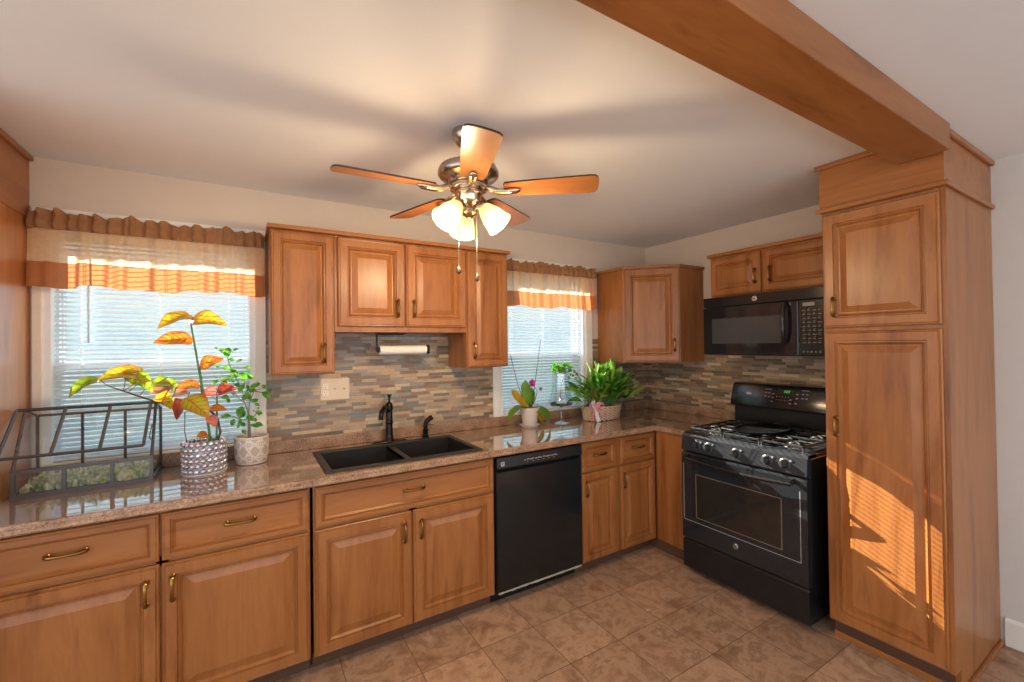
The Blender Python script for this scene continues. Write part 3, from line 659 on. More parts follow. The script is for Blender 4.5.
# backguard
bm = extr(bmesh.new(), [(-.19, .90), (-.135, .925), (-.13, 1.065), (-.03, 1.065), (-.03, .90)], 1, RY1, RY0); part('back_riser', bm, BLKS, r)
bm = extr(bmesh.new(), [(-.195, 1.072), (-.187, 1.062), (-.03, 1.062), (-.03, 1.225), (-.135, 1.225), (-.150, 1.216)], 1, RY1, RY0)
bmesh.ops.bevel(bm, geom=list(bm.edges), offset=.008, segments=2, profile=.5, affect='EDGES')
bk = part('back_panel', bm, BLK, r, smooth=True)
bn = V((-.953, 0, .303)).normalized(); bu = V((.303, 0, .953)).normalized()
def onback(y, s): return V((-.195+.0466*s*1.0, y, 1.072+.1466*s))+V((-.0012, 0, .0004))   # s = 0 bottom edge, 1 top edge of the slanted face
def mark(bm, y, s, w_, h_):
    c = onback(y, s); a = -Y_*(w_/2); b2 = bu*(h_/2)
    vs_ = [bm.verts.new(c+bn*d+q) for d in (.0, .0006) for q in (-a-b2, a-b2, a+b2, -a+b2)]
    for f in ((0, 1, 2, 3), (4, 5, 6, 7), (0, 1, 5, 4), (1, 2, 6, 5), (2, 3, 7, 6), (3, 0, 4, 7)): bm.faces.new([vs_[i] for i in f])
bm = bmesh.new(); mark(bm, -1.073, .56, .034, .016); part('badge', bm, SILVER, bk, label='small silver brand plate on back panel')
bm = bmesh.new()
for y, s in ((-1.190, .66), (-1.212, .66), (-1.190, .50), (-1.212, .48), (-1.238, .62), (-1.238, .46), (-1.236, .28)): mark(bm, y, s, .011, .006)
mark(bm, -1.205, .82, .042, .004)
for k in range(5):
    mark(bm, -1.263-k*.0185, .52, .0035, .008); mark(bm, -1.263-k*.0185, .38, .0035, .006)
for y, s in ((-1.352, .42), (-1.352, .26), (-1.389, .68), (-1.389, .50), (-1.386, .28), (-1.422, .70), (-1.447, .70), (-1.422, .52), (-1.446, .52)): mark(bm, y, s, .013, .008)
mark(bm, -1.436, .86, .046, .004)
part('button_print', bm, mat('button_grey_print', rgb(150, 130, 132), .4), bk)
bm = bmesh.new(); mark(bm, -1.318, .75, .10, .03); part('display', bm, mat('display_window', (.02, .022, .016, 1), .1), bk)
bm = bmesh.new()
for y in (-1.312, -1.325, -1.338):
    c = onback(y, .76)+bn*.0008
    for dy, ds, w_, h_ in ((0, .006, .006, .0016), (0, 0, .006, .0016), (0, -.006, .006, .0016), (-.004, .003, .0016, .006), (.004, -.003, .0016, .006)):
        a = -Y_*(w_/2); b2 = bu*(h_/2); q = c+Y_*dy+bu*ds
        bm.faces.new([bm.verts.new(q+t) for t in (-a-b2, a-b2, a+b2, -a+b2)])
part('clock_digits', bm, GREEN_LED, bk, label='small lit green clock digits')
# grates (lift off) and the oval griddle
def grate(label, y0, y1, cross):
    bm = bmesh.new(); z0, z1 = .946, .958; x0, x1 = -.695, -.205; t = .011
    for a in ((x0, x1, y0, y0+t), (x0, x1, y1-t, y1), (x0, x0+t, y0, y1), (x1-t, x1, y0, y1), (-.455, -.445, y0, y1)): box(bm, *a, z0, z1, .002)
    for cx in cross:
        cy = .5*(y0+y1)
        for k in range(4):
            a = PI/4+k*PI/2; p0 = V((cx+.025*math.cos(a), cy+.025*math.sin(a), .956)); p1 = V((cx+.118*math.cos(a), cy+.104*math.sin(a), .953)); tube(bm, [p0, p1], .0055, 6)
        for k in range(2):
            s = 1 if k else -1; tube(bm, [(cx, cy+s*.025, .956), (cx, cy+s*(y1-y0)*.48, .953)], .0055, 6)
    for xx in (x0+.006, x1-.006):
        for yy in (y0+.006, y1-.006): tube(bm, [(xx, yy, .9225), (xx, yy, .950)], [.008, .0065], 8)
    return tag(part('burner_grate', bm, BLKM, loc=(-.45, .5*(y0+y1), .9225)), label, 'grate', 'burner grates on the range')
grate('black cast iron burner grate on the left side of the range', -1.205, -.975, (-.56, -.30))
grate('black cast iron burner grate under the oval griddle', -1.438, -1.208, (-.43,))
grate('black cast iron burner grate on the pantry side of the range', -1.672, -1.441, (-.56, -.30))
r = thing('griddle_plate', 'oval black griddle plate lying on the middle burner grate', 'griddle', (-.45, ymid, .959))
part('plate', LT([(.0, .0), (.100, .0), (.112, .004), (.118, .016), (.113, .016), (.105, .008), (.0, .007)], (-.45, ymid+.01, .9598), seg=48, sx=1.85, sy=1.15), BLKS, r, smooth=True)
part('handle', boxes((-.242, -.205, ymid-.035, ymid+.055, .968, .978), bev=.004), BLKM, r)

# ================================================================== MICROWAVE
r = thing('microwave', 'black over-the-range microwave under the short two-door cabinet', 'microwave', (-.25, ymid, 1.428))
MY0, MY1, MS = -.940, -1.700, -1.553
part('body', B(-.445, -.01, MY1, MY0, 1.430, 1.822, .003), BLK, r)
part('vent_strip', B(-.480, -.445, MY1, MY0, 1.757, 1.822, .004), BLK, r)
dr = part('door', B(-.483, -.445, MS, MY0, 1.432, 1.754, .005), GLASSBLK, r)
part('window', B(-.4838, -.4828, -1.457, -1.006, 1.508, 1.676), MWWIN, dr)
part('handle', T([(-.482, -1.492, 1.745), (-.505, -1.492, 1.738), (-.522, -1.490, 1.69), (-.526, -1.489, 1.625), (-.522, -1.488, 1.56), (-.505, -1.486, 1.512), (-.482, -1.486, 1.505)], [.010, .010, .0105, .0105, .0105, .010, .010], 12), BLK, dr, smooth=True)
kp = part('keypad_panel', B(-.482, -.445, MY1, MS-.002, 1.432, 1.754, .004), BLK, r)
part('display', B(-.4826, -.4816, -1.640, -1.578, 1.718, 1.738), mat('keypad_display', rgb(120, 120, 116), .3), kp)
bm = bmesh.new()
for i in range(9):
    for j in range(4):
        y = -1.575-j*.027; z = 1.690-i*.023
        box(bm, -.4826, -.4816, y-.017+.004*((i+j) % 2), y, z, z+.006)
        if (i*3+j) % 2: box(bm, -.4826, -.4816, y-.012, y-.003, z+.0095, z+.0125)
for j in range(5): box(bm, -.4828, -.4814, -1.585-j*.021, -1.574-j*.021, 1.452, 1.462)
part('button_print', bm, mat('keypad_grey_print', rgb(84, 82, 82), .4), kp)
part('badge', LT([(.0165, 0), (.0165, .002), (.0145, .0035)], (-.480, -1.299, 1.790), -X, 32, True, True), SILVER, r, label='round silver brand badge on the top strip')
text_part('badge_monogram', 'GE', .012, (-.4842, -1.299, 1.790), -Y_, Z, BLKS, r)

# ================================================================== BLINDS AND VALANCES
def blind(label, x0, x1, wand_x):
    r = thing('window_blind', label, 'blind', (.5*(x0+x1), .03, .995), 'mini blinds in the two windows')
    part('headrail', B(x0, x1, .010, .045, 2.058, 2.086, .003), VINYL, r)
    bm = bmesh.new(); t = math.radians(34); z = 1.022; n = 0; hw = .0125
    while z < 2.05:
        for k in range(3):
            pass
        pr = []
        for q in (-1, -.33, .33, 1):
            yy = q*hw; cc = .0008*(1-q*q)
            pr.append((.028+yy*math.cos(t), z+yy*math.sin(t)+cc))
        lo = [bm.verts.new((x0, a, b_)) for a, b_ in pr]; hi = [bm.verts.new((x1, a, b_)) for a, b_ in pr]
        for k in range(3): bm.faces.new((lo[k], hi[k], hi[k+1], lo[k+1]))
        z += .0227
    part('slats', bm, SLAT, r, smooth='all')
    part('bottom_rail', B(x0, x1, .016, .040, .996, 1.008, .003), VINYL, r)
    bm = bmesh.new()
    for f in (.12, .5, .88):
        x = x0+(x1-x0)*f
        for yy in (.0145, .0415): box(bm, x-.0012, x+.0012, yy-.0006, yy+.0006, 1.0, 2.06)
    part('ladder_cord', bm, VINYL, r)
    if wand_x: part('tilt_wand', T([(wand_x, .004, 2.06), (wand_x, .002, 1.55)], .0045, 8), SLAT, r)
    return r
blind('white slatted mini blind in the window left of the sink', -3.985, -3.202, -3.862)
blind('white slatted mini blind in the window right of the sink', -1.563, -.782, None)

def valance(label, x0, x1, seed):
    q = random.Random(seed)
    r = thing('window_valance', label, 'curtain', (.5*(x0+x1), -.07, 1.80), 'window valances')
    N = 240; ph = [q.random()*6.28 for _ in range(6)]; amp = [q.uniform(.6, 1.3) for _ in range(N+1)]
    def fold(u, k=1.0):
        x = u*(x1-x0)
        return k*(.011*math.sin(x*58+ph[0]+1.9*math.sin(x*9+ph[1]))+.006*math.sin(x*117+ph[2])+.006*math.sin(x*27+ph[3])-.012*max(0, math.sin(x*21+ph[4]))**6)
    def hem(u): x = u*(x1-x0); return .007*math.sin(x*15+ph[4])+.005*math.sin(x*34+ph[5])
    def sheet(zs, k0, k1, y=-.078):
        bm = bmesh.new(); rows = []
        for j, zz in enumerate(zs):
            k = k0+(k1-k0)*j/(len(zs)-1); row = []
            for i in range(N+1):
                u = i/N; dz = hem(u)*max(0, min(1, (1.95-zz)/.14))
                row.append(bm.verts.new((x0+u*(x1-x0), y+fold(u, k)-.010*j/(len(zs)-1), zz+dz)))
            # returns to the wall at both ends
            row = [bm.verts.new((x0, -.02, zz))]+row+[bm.verts.new((x1, -.02, zz))]
            rows.append(row)
        for a, b_ in zip(rows, rows[1:]):
            for i in range(len(a)-1): bm.faces.new((a[i], a[i+1], b_[i+1], b_[i]))
        return bm
    part('curtain_rod', T([(x0+.004, -.022, 2.098), (x0+.004, -.070, 2.098), (x1-.004, -.070, 2.098), (x1-.004, -.022, 2.098)], .006, 8), VINYL, r)
    # gathered header: a puffed, ruffled tube of cloth round the rod with a standing frill
    bm = bmesh.new(); rows = []
    prof = [(-.080, 2.068), (-.094, 2.080), (-.096, 2.098), (-.088, 2.118), (-.078, 2.126), (-.082, 2.140), (-.079, 2.152)]
    for j, (yy, zz) in enumerate(prof):
        row = []
        for i in range(N*2+1):
            u = i/(N*2); x = u*(x1-x0)
            a = .009*math.sin(x*115+ph[0]+2*math.sin(x*17+ph[1]))+.004*math.sin(x*233+ph[2]); k = (.5, 1, 1, .8, .4, 1.3, 1.8)[j]
            up = (0, 0, 0, .3, .3, .8, 1.1)[j]*(.006*math.sin(x*48+ph[3])+.004*math.sin(x*97+ph[4])+.004*math.sin(x*19+ph[5]))
            row.append(bm.verts.new((x+x0, yy+a*k, zz+up)))
        row = [bm.verts.new((x0, -.02, zz))]+row+[bm.verts.new((x1, -.02, zz))]
        rows.append(row)
    for a, b_ in zip(rows, rows[1:]):
        for i in range(len(a)-1): bm.faces.new((a[i], a[i+1], b_[i+1], b_[i]))
    part('gathered_header', bm, HEADER, r, smooth='all', label='brown gathered header ruffle')
    part('sheer_panel', sheet([2.065, 2.03, 1.99, 1.95, 1.915], .8, 1.1), SHEER, r, smooth='all', label='cream see-through upper cloth')
    part('hem_band', sheet([1.918, 1.88, 1.84, 1.805], 1.1, 1.2, -.0885), BAND, r, smooth='all', label='rust brown lower cloth band')
valance('cream and rust ruffled valance over the left window', -4.046, -3.126, 3)
valance('cream and rust ruffled valance over the right window', -1.688, -.700, 5)

# ================================================================== OUTLET PLATE, PAPER TOWEL
r = thing('wall_outlet_plate', 'almond three-gang outlet and switch plate on the mosaic tile', 'outlet', (-2.753, -.009, 1.26))
part('plate', B(-2.836, -2.670, -.0145, -.0082, 1.196, 1.326, .002), PLATE, r)
p = part('receptacle', boxes((-2.822, -2.792, -.0165, -.0146, 1.266, 1.298), (-2.822, -2.792, -.0165, -.0146, 1.224, 1.256), bev=.0008), mat('pale_receptacle', rgb(236, 222, 200), .35), r)
bm = bmesh.new()
for z in (1.282, 1.240):
    for dx in (-.006, .006): box(bm, -2.807+dx-.001, -2.807+dx+.001, -.0171, -.016, z+.001, z+.010)
    box(bm, -2.8095, -2.8045, -.0171, -.016, z-.010, z-.005)
part('slots', bm, DARK, p)
for x in (-2.753, -2.702):
    s = part('switch', boxes((x-.007, x+.007, -.0160, -.0146, 1.246, 1.276), bev=.0008), PLATE, r)
    part('toggle', extr(bmesh.new(), [(-.016, 1.258), (-.026, 1.266), (-.026, 1.271), (-.016, 1.269)], 0, x-.004, x+.004), PLATE, s)

r = thing('paper_towel_holder', 'black wire paper towel holder under the short wall cabinet', 'holder', (-2.45, -.15, 1.60))
ty = -.15
bm = T([(-2.365, ty, 1.594), (-2.45, ty, 1.594), (-2.528, ty, 1.594), (-2.535, ty, 1.587), (-2.535, ty, 1.50), (-2.535, ty, 1.488)], .006, 8); part('bracket', bm, BLKM, r, smooth=True)
part('mounting_plate', B(-2.545, -2.355, ty-.02, ty+.02, 1.5955, 1.5995, .001), BLKM, r)
part('arm', T([(-2.535, ty, 1.495), (-2.20, ty, 1.495)], .005, 8), BLKM, r)
part('end_knob', LT([(.008, 0), (.030, .004), (.031, .012), (.012, .018)], (-2.218, ty, 1.495), X, 24, True, True), BLKM, r, smooth=True)
part('end_stop', LT([(.016, 0), (.018, .006), (.010, .010)], (-2.532, ty, 1.495), X, 20, True, True), BLKM, r, smooth=True)
bm = LT([(.012, 0), (.0275, 0), (.0275, .295), (.012, .295), (.012, 0)], (-2.519, ty, 1.495), X, 36)
tag(part('paper_towel_roll', bm, PAPER, loc=(-2.37, ty, 1.495), smooth=True), 'nearly used up white paper towel roll on its black holder', 'paper towel')

# ================================================================== CEILING FAN
FC = V((-2.414, -1.203, 0)); BLZ = 2.163
r = thing('ceiling_fan', 'five-blade maple ceiling fan with three lit glass shades', 'ceiling fan', (FC.x, FC.y, CZ))
def FL(prof, **k): return LT(prof, FC, V((0, 0, 1)), 40, True, True)
part('canopy', FL([(.066, 2.409), (.066, 2.392), (.060, 2.372), (.042, 2.350), (.020, 2.342)]), STEEL, r, smooth=True)
part('downrod', FL([(.0125, 2.345), (.0125, 2.275)]), STEEL, r, smooth=True)
part('motor_housing', FL([(.022, 2.286), (.045, 2.280), (.090, 2.272), (.118, 2.258), (.127, 2.240), (.127, 2.226), (.121, 2.218), (.115, 2.212), (.085, 2.200), (.080, 2.190), (.062, 2.178)]), STEEL, r, smooth=True)
part('flywheel', FL([(.078, 2.182), (.080, 2.176), (.078, 2.166), (.060, 2.162)]), NICKELB, r, smooth=True)
part('switch_housing', FL([(.055, 2.164), (.058, 2.158), (.058, 2.146), (.052, 2.140), (.050, 2.120), (.045, 2.108), (.030, 2.098), (.022, 2.09)]), NICKELB, r, smooth=True)
part('light_fitter', FL([(.024, 2.098), (.030, 2.085), (.034, 2.070), (.026, 2.056), (.012, 2.048), (.008, 2.036), (.003, 2.034)]), NICKELB, r, smooth=True)
def blade_mesh():
    bm = bmesh.new(); tilt = math.radians(-11); top, bot = [], []
    out = [(.158, -.046), (.20, -.050), (.30, -.055), (.42, -.060), (.50, -.063), (.520, -.060), (.530, -.050), (.535, -.030), (.5365, 0), (.535, .030), (.530, .050), (.520, .060), (.50, .063), (.42, .060), (.30, .055), (.20, .050), (.158, .046), (.150, .030), (.150, -.030)]
    for z, l in ((.0035, top), (-.0035, bot)):
        for x, y in out: l.append(bm.verts.new((x, y*math.cos(tilt)-z*math.sin(tilt), y*math.sin(tilt)+z*math.cos(tilt))))
    a = bm.faces.new(top); b2 = bm.faces.new(bot[::-1]); n = len(out); a.material_index = 0
    for i in range(n):
        f = bm.faces.new((top[i], bot[i], bot[(i+1) % n], top[(i+1) % n])); f.material_index = 1
    bmesh.ops.recalc_face_normals(bm, faces=bm.faces[:]); return bm
def iron_mesh():
    bm = bmesh.new()
    tube(bm, [(.068, 0, .010), (.095, 0, .002), (.125, 0, -.010), (.155, 0, -.012), (.20, 0, -.010), (.218, 0, -.007)], [.010, .012, .013, .0135, .0135, .006], 10)
    for v in bm.verts: v.co.y *= 1.35; v.co.z = v.co.z*1.0
    return bm
for k in range(5):
    a = 3.095+k*2*PI/5
    for nm in ('blade',):
        me = bpy.data.meshes.new('blade'); b0 = blade_mesh(); b0.to_mesh(me); b0.free(); me.materials.append(BLADE); me.materials.append(BLADE_EDGE)
        o = bpy.data.objects.new('blade', me); COL.objects.link(o); o.parent = r; o.location = (0, 0, BLZ-CZ); o.rotation_euler = (0, 0, a); o['label'] = 'maple fan blade with dark edge'
        mi = bpy.data.meshes.new('blade_bracket'); b1 = iron_mesh(); b1.to_mesh(mi); b1.free(); mi.materials.append(NICKELB)
        for p in mi.polygons: p.use_smooth = True
        i_ = bpy.data.objects.new('blade_bracket', mi); COL.objects.link(i_); i_.parent = o; i_['label'] = 'polished metal blade bracket'
for deg in (78, 198, -42):
    a = math.radians(deg); t = math.radians(42)
    ax = V((math.cos(a)*math.sin(t), math.sin(a)*math.sin(t), -math.cos(t))); rad = V((math.cos(a), math.sin(a), 0))
    c = FC+rad*.062+Z*2.090
    part('lamp_arm', T([FC+rad*.020+Z*2.078, FC+rad*.045+Z*2.092, c-ax*.006, c+ax*.010], [.009, .009, .016, .020], 12), NICKELB, r, smooth=True)
    s = part('lamp_shade', LT([(.024, .0), (.030, .010), (.038, .030), (.0455, .052), (.050, .074), (.053, .092), (.058, .104), (.0565, .1045), (.0515, .092), (.0485, .074), (.044, .052), (.0365, .030), (.0285, .011), (.0225, .001)], c, ax, 32), SHADE, r, smooth=True, label='lit alabaster glass bell shade')
    bm = LT([(.011, .005), (.013, .022), (.019, .040), (.0225, .055), (.019, .070), (.009, .078)], c, ax, 20, True, True)
    part('light_bulb', bm, BULB, s, smooth=True)
    ld = bpy.data.lights.new('fan_lamp', 'POINT'); ld.energy = BULB_W; ld.color = (1.0, .76, .46); ld.shadow_soft_size = .05
    lo = bpy.data.objects.new('fan_lamp', ld); COL.objects.link(lo); lo.location = c+ax*.112
for px, py, zl in ((-.035, .030, 1.845), (.030, -.010, 1.812)):
    q = FC+V((px, py, 0))
    p = part('pull_chain', T([q+Z*2.112, q+Z*zl], .0016, 6), NICKELB, r)
    part('chain_fob', LT([(.002, .028), (.006, .020), (.0105, .008), (.009, .0), (.003, -.006)], q+Z*(zl-.022), seg=14, capa=True, capb=True), mat('bronze_fob', rgb(120, 100, 78), .3, .8), p, smooth=True)

# ================================================================== PLANTS AND GLASSWARE ON THE COUNTER
CT = CT1
# --- glass-house terrarium with its lid propped open
r = thing('terrarium', 'dark grey metal glasshouse terrarium at the left end of the counter', 'terrarium', (-3.81, -.17, CT))
tx0, tx1, ty0, ty1 = -4.030, -3.580, -.290, -.030; zb, zf, zr_, zk = CT, 1.030, 1.262, 1.222; yr = -.165
t = .012
bm = bmesh.new()
box(bm, tx0, tx1, ty0, ty0+t, zb, zb+.020); box(bm, tx0, tx1, ty1-t, ty1, zb, zb+.020); box(bm, tx0+.0004, tx0+t-.0004, ty0+t, ty1-t, zb, zb+.0195); box(bm, tx1-t+.0004, tx1-.0004, ty0+t, ty1-t, zb, zb+.0195)
box(bm, tx0, tx1, ty0, ty0+t, zf-.014, zf)
for x in (tx0, tx0+.150, tx0+.303, tx1-t): box(bm, x-.0006, x+t+.0006, ty0-.0008, ty0+t+.0008, zb+.0004, zf+.0006)
part('base_frame', bm, IRONGREY, r)
bm = bmesh.new()
for x in (tx0+t/2, tx1-t/2):
    tube(bm, [(x, ty0+t/2, zf-.005), (x, yr, zr_)], .0062, 4); tube(bm, [(x, yr, zr_), (x, ty1-t/2, zk)], .0055, 4); tube(bm, [(x, ty1-t/2, zb), (x, ty1-t/2, zk)], .0060, 4)
tube(bm, [(tx0, yr, zr_), (tx1, yr, zr_)], .0065, 4); tube(bm, [(tx0, ty1-t/2, zk), (tx1, ty1-t/2, zk)], .0055, 4)
for x in (tx0+.155, tx0+.308): tube(bm, [(x, ty1-t/2, zb+.01), (x, ty1-t/2, zk)], .0060, 4)
part('upper_frame', bm, IRONGREY, r)
bm = bmesh.new()
box(bm, tx0+t, tx1-t, ty0+.005, ty0+.0065, zb+.02, zf-.014); box(bm, tx0+t, tx1-t, ty1-.008, ty1-.0065, zb+.02, zk)
for x in (tx0+.006, tx1-.0075): prism(bmesh.new(), [(0, 0), (1, 0), (0, 1)], 0, 1).free(); extr(bm, [(ty0+t, zb+.02), (ty1-t, zb+.02), (ty1-t, zk-.006), (yr, zr_-.008), (ty0+t, zf-.004)], 0, x, x+.0015)
part('glass_panes', bm, CLEAR, r)
ld_ = bmesh.new(); lx0, lx1 = -4.046, -3.604; P0, P1 = V((0, yr-.006, zr_+.002)), V((0, -.352, 1.094))
def lp(x, s): q = P0.lerp(P1, s); return V((x, q.y, q.z))
for a, b_ in ((lp(lx0, 0), lp(lx1+.012, 0)), (lp(lx0, 1), lp(lx1, 1)), (lp(lx0, 0), lp(lx0, 1)), (lp(lx1, 0), lp(lx1, 1)), (lp(lx0+.150, 0), lp(lx0+.150, 1)), (lp(lx0+.298, 0), lp(lx0+.298, 1))): tube(ld_, [a, b_], .0066, 4)
l_ = part('lid', ld_, IRONGREY, r)
ln_ = (P1-P0).cross(X).normalized(); bm = bmesh.new()
vs_ = [bm.verts.new(lp(x, s)+ln_*d) for d in (-.0008, .0008) for x, s in ((lx0, 0), (lx1, 0), (lx1, 1), (lx0, 1))]
for f in ((3, 2, 1, 0), (4, 5, 6, 7), (0, 1, 5, 4), (1, 2, 6, 5), (2, 3, 7, 6), (3, 0, 4, 7)): bm.faces.new([vs_[i] for i in f])
part('lid_glass', bm, CLEAR, l_)
bm = bmesh.new()
for x in (tx0+.014, tx1-.014): tube(bm, [(x, -.215, 1.165), (x, -.285, 1.115)], .0022, 6); tube(bm, [(x, -.285, 1.115), (x, -.25, 1.10)], .0022, 6)
part('prop_arm', bm, IRONGREY, r)
bm = bmesh.new(); q = random.Random(2)
for i in range(330):
    x, y = q.uniform(tx0+.025, tx1-.03), q.uniform(ty0+.018, ty1-.025); h = .030+.025*q.random()+.02*max(0, (x-tx0)/.46)
    ball(bm, (x, y, zb+.004+h*.5), .5*h, 1, (q.uniform(.4, .8), q.uniform(.4, .8), 1.0))
for i in range(110):
    x, y = q.uniform(tx0+.05, tx1-.05), q.uniform(ty0+.03, ty1-.05); h = q.uniform(.03, .065); a = q.uniform(0, 6.28)
    leaf(bm, (x, y, zb+.03), (x+.022*math.cos(a), y+.022*math.sin(a), zb+.03+h), (math.cos(a), math.sin(a), .4), .014, .2, .004, 'oval', 4)
tag(part('moss_and_succulents', bm, MOSS, loc=(-3.81, -.17, zb+.004)), 'pale green moss and succulents filling the terrarium base', 'moss', kind='stuff')

# --- begonia in a beaded pot
pc = V((-3.392, -.222, CT)); by_ = -.222
r = thing('potted_begonia', 'tall begonia with orange and yellow leaves in silver beaded pot', 'plant', pc)
pot = part('pot', LT([(.0, .003), (.078, .003), (.080, .0), (.082, .004), (.082, .150), (.079, .152), (.074, .150), (.074, .130)], pc, seg=48), mat('pale_pot_core', rgb(206, 206, 210), .3), r, smooth=True)
bm = bmesh.new()
for i in range(20):
    for j in range(6):
        a = 2*PI*(i+(.22 if j % 2 else 0))/20; rr = .083
        ball(bm, pc+V((rr*math.cos(a), rr*math.sin(a), .0180+j*.0254)), .0140, 2, (1, 1, .95))
part('beads', bm, BEADS, pot, smooth='all', label='shiny silver beads in zigzag columns')
part('saucer_rim', LT([(.0, .0005), (.092, .0005), (.094, .004), (.090, .006), (.083, .005)], pc, seg=40), VINYL, pot, smooth=True)
part('soil', LT([(.0, .134), (.04, .137), (.0735, .131)], pc, seg=24), SOIL, r)
def G3(x, z, dy=0.0): return V((x, by_+dy, z))
part('stem', T([pc+V((.012, 0, .13)), (-3.3680, -0.2220, 1.0660), (-3.3820, -0.2220, 1.1840), (-3.4010, -0.2220, 1.3280), (-3.4240, -0.2220, 1.4970), (-3.4430, -0.2220, 1.6330)], [.0065, .006, .0055, .005, .0045, .0035], 8), STEMG, r, smooth=True)
part('stem', T([pc+V((.035, -.01, .13)), (-3.3430, -0.2220, 1.0690), (-3.3410, -0.2220, 1.1800), (-3.3400, -0.2220, 1.2830)], [.0055, .005, .0045, .0035], 8), STEMG, r, smooth=True)
part('arched_stem', T([pc+V((.05, -.015, .13)), (-3.3260, -0.2320, 1.1010), (-3.3370, -0.2320, 1.1680), (-3.3610, -0.2320, 1.2030), (-3.3930, -0.2370, 1.2350), (-3.4340, -0.2420, 1.2400), (-3.4790, -0.2520, 1.2320), (-3.5280, -0.2620, 1.2530), (-3.5700, -0.2720, 1.2750), (-3.6290, -0.2820, 1.3050), (-3.6810, -0.2920, 1.3330), (-3.7240, -0.2920, 1.3550)], [.0055]*3+[.005]*4+[.0045, .004, .004, .003, .0025], 8), STEMD, r, smooth=True)
part('twig', T([pc+V((-.065, -.01, .13)), (-3.4700, -0.2220, 1.1160), (-3.4690, -0.2220, 1.2120)], .0022, 6), STEMD, r)
BL = [  # base, tip, normal, width, material, fold, arch
 ((-3.4360, -0.2220, 1.6750), (-3.5670, -0.2520, 1.6110), (-.35, -.62, .70), .082, LYEL, .22, .022),
 ((-3.4480, -0.2220, 1.6520), (-3.2940, -0.2620, 1.6300), (.25, -.72, .65), .086, LYEL, .30, .020),
 ((-3.4340, -0.2220, 1.5590), (-3.5840, -0.2520, 1.5460), (-.1, -.74, .62), .074, LORG, .25, .016),
 ((-3.4090, -0.2220, 1.4300), (-3.3080, -0.2520, 1.4640), (-.1, -.80, .55), .060, LORG, .22, .012),
 ((-3.7600, -0.2920, 1.3920), (-3.8520, -0.3120, 1.3160), (-.45, -.62, .62), .060, LGRN, .20, .018),
 ((-3.6240, -0.2820, 1.3920), (-3.7620, -0.3220, 1.3850), (-.1, -.66, .74), .070, LYEL, .30, .026),
 ((-3.6130, -0.2620, 1.3990), (-3.7310, -0.2720, 1.4290), (.1, -.45, .88), .066, LYEL, .20, .012),
 ((-3.6740, -0.2820, 1.4060), (-3.5760, -0.3120, 1.3220), (.40, -.70, .58), .066, LGRN, .25, .020),
 ((-3.5140, -0.2520, 1.3470), (-3.5940, -0.2820, 1.3450), (.0, -.60, .80), .070, LGRN, .25, .018),
 ((-3.5070, -0.2720, 1.3450), (-3.5910, -0.3020, 1.3100), (-.25, -.72, .60), .052, LTAN, .2, .014),
 ((-3.5130, -0.2620, 1.2950), (-3.5760, -0.2920, 1.2820), (.0, -.85, .50), .056, LYEL, .2, .010),
 ((-3.4070, -0.2320, 1.3360), (-3.5040, -0.2620, 1.3300), (.0, -.70, .70), .052, LORG, .25, .012),
 ((-3.4480, -0.2320, 1.3070), (-3.5100, -0.2620, 1.2930), (.0, -.60, .80), .040, LTAN, .25, .008),
 ((-3.4980, -0.2620, 1.2870), (-3.4960, -0.2720, 1.1830), (.50, -.85, .05), .042, LRED, .45, .008),
 ((-3.4700, -0.2420, 1.2810), (-3.3730, -0.2720, 1.1820), (.45, -.80, .45), .090, LYEL, .25, .016),
 ((-3.3850, -0.2420, 1.3210), (-3.3430, -0.2620, 1.2870), (.0, -.9, .35), .046, LPINK, .15, .004),
 ((-3.3420, -0.2420, 1.2980), (-3.2530, -0.2620, 1.3120), (.05, -.75, .65), .056, LRED, .35, .012),
 ((-3.3680, -0.2420, 1.2240), (-3.2980, -0.2620, 1.2120), (.0, -.72, .70), .036, LORG, .2, .006),
 ((-3.3700, -0.2520, 1.1900), (-3.3440, -0.2620, 1.1340), (.3, -.9, .2), .040, LPINK, .15, .004),
 ((-3.3740, -0.2620, 1.0960), (-3.4190, -0.2920, 1.0970), (.0, -.7, .7), .040, LORG, .2, .006),
 ((-3.5880, -0.2720, 1.3800), (-3.6580, -0.3120, 1.3600), (.15, -.60, .78), .060, LYEL, .25, .014),
 ((-3.4990, -0.2520, 1.3300), (-3.5630, -0.2720, 1.3640), (.0, -.70, .72), .056, LGRN, .22, .010),
 ((-3.5360, -0.2720, 1.2540), (-3.5010, -0.3020, 1.2890), (.3, -.85, .35), .044, LYEL, .2, .008),
]
PET = [((-3.4430, -0.2220, 1.6290), 0), ((-3.4430, -0.2220, 1.6290), 1), ((-3.4240, -0.2220, 1.4970), 2), ((-3.4010, -0.2220, 1.3670), 3), ((-3.7240, -0.2920, 1.3550), 4), ((-3.6810, -0.2920, 1.3330), 5), ((-3.6640, -0.2870, 1.3260), 6), ((-3.6810, -0.2920, 1.3330), 7), ((-3.5700, -0.2720, 1.2750), 8), ((-3.5700, -0.2720, 1.2750), 9), ((-3.5700, -0.2720, 1.2750), 10), ((-3.3930, -0.2320, 1.2450), 11), ((-3.4790, -0.2520, 1.2320), 12), ((-3.4790, -0.2520, 1.2320), 13), ((-3.4600, -0.2470, 1.2350), 14), ((-3.3410, -0.2220, 1.2590), 15), ((-3.3400, -0.2220, 1.2800), 16), ((-3.3930, -0.2370, 1.2350), 17), ((-3.3410, -0.2220, 1.1800), 18), ((-3.3460, -0.2220, 1.0630), 19), ((-3.6290, -0.2820, 1.3050), 20), ((-3.5280, -0.2620, 1.2530), 21), ((-3.5280, -0.2620, 1.2530), 22)]
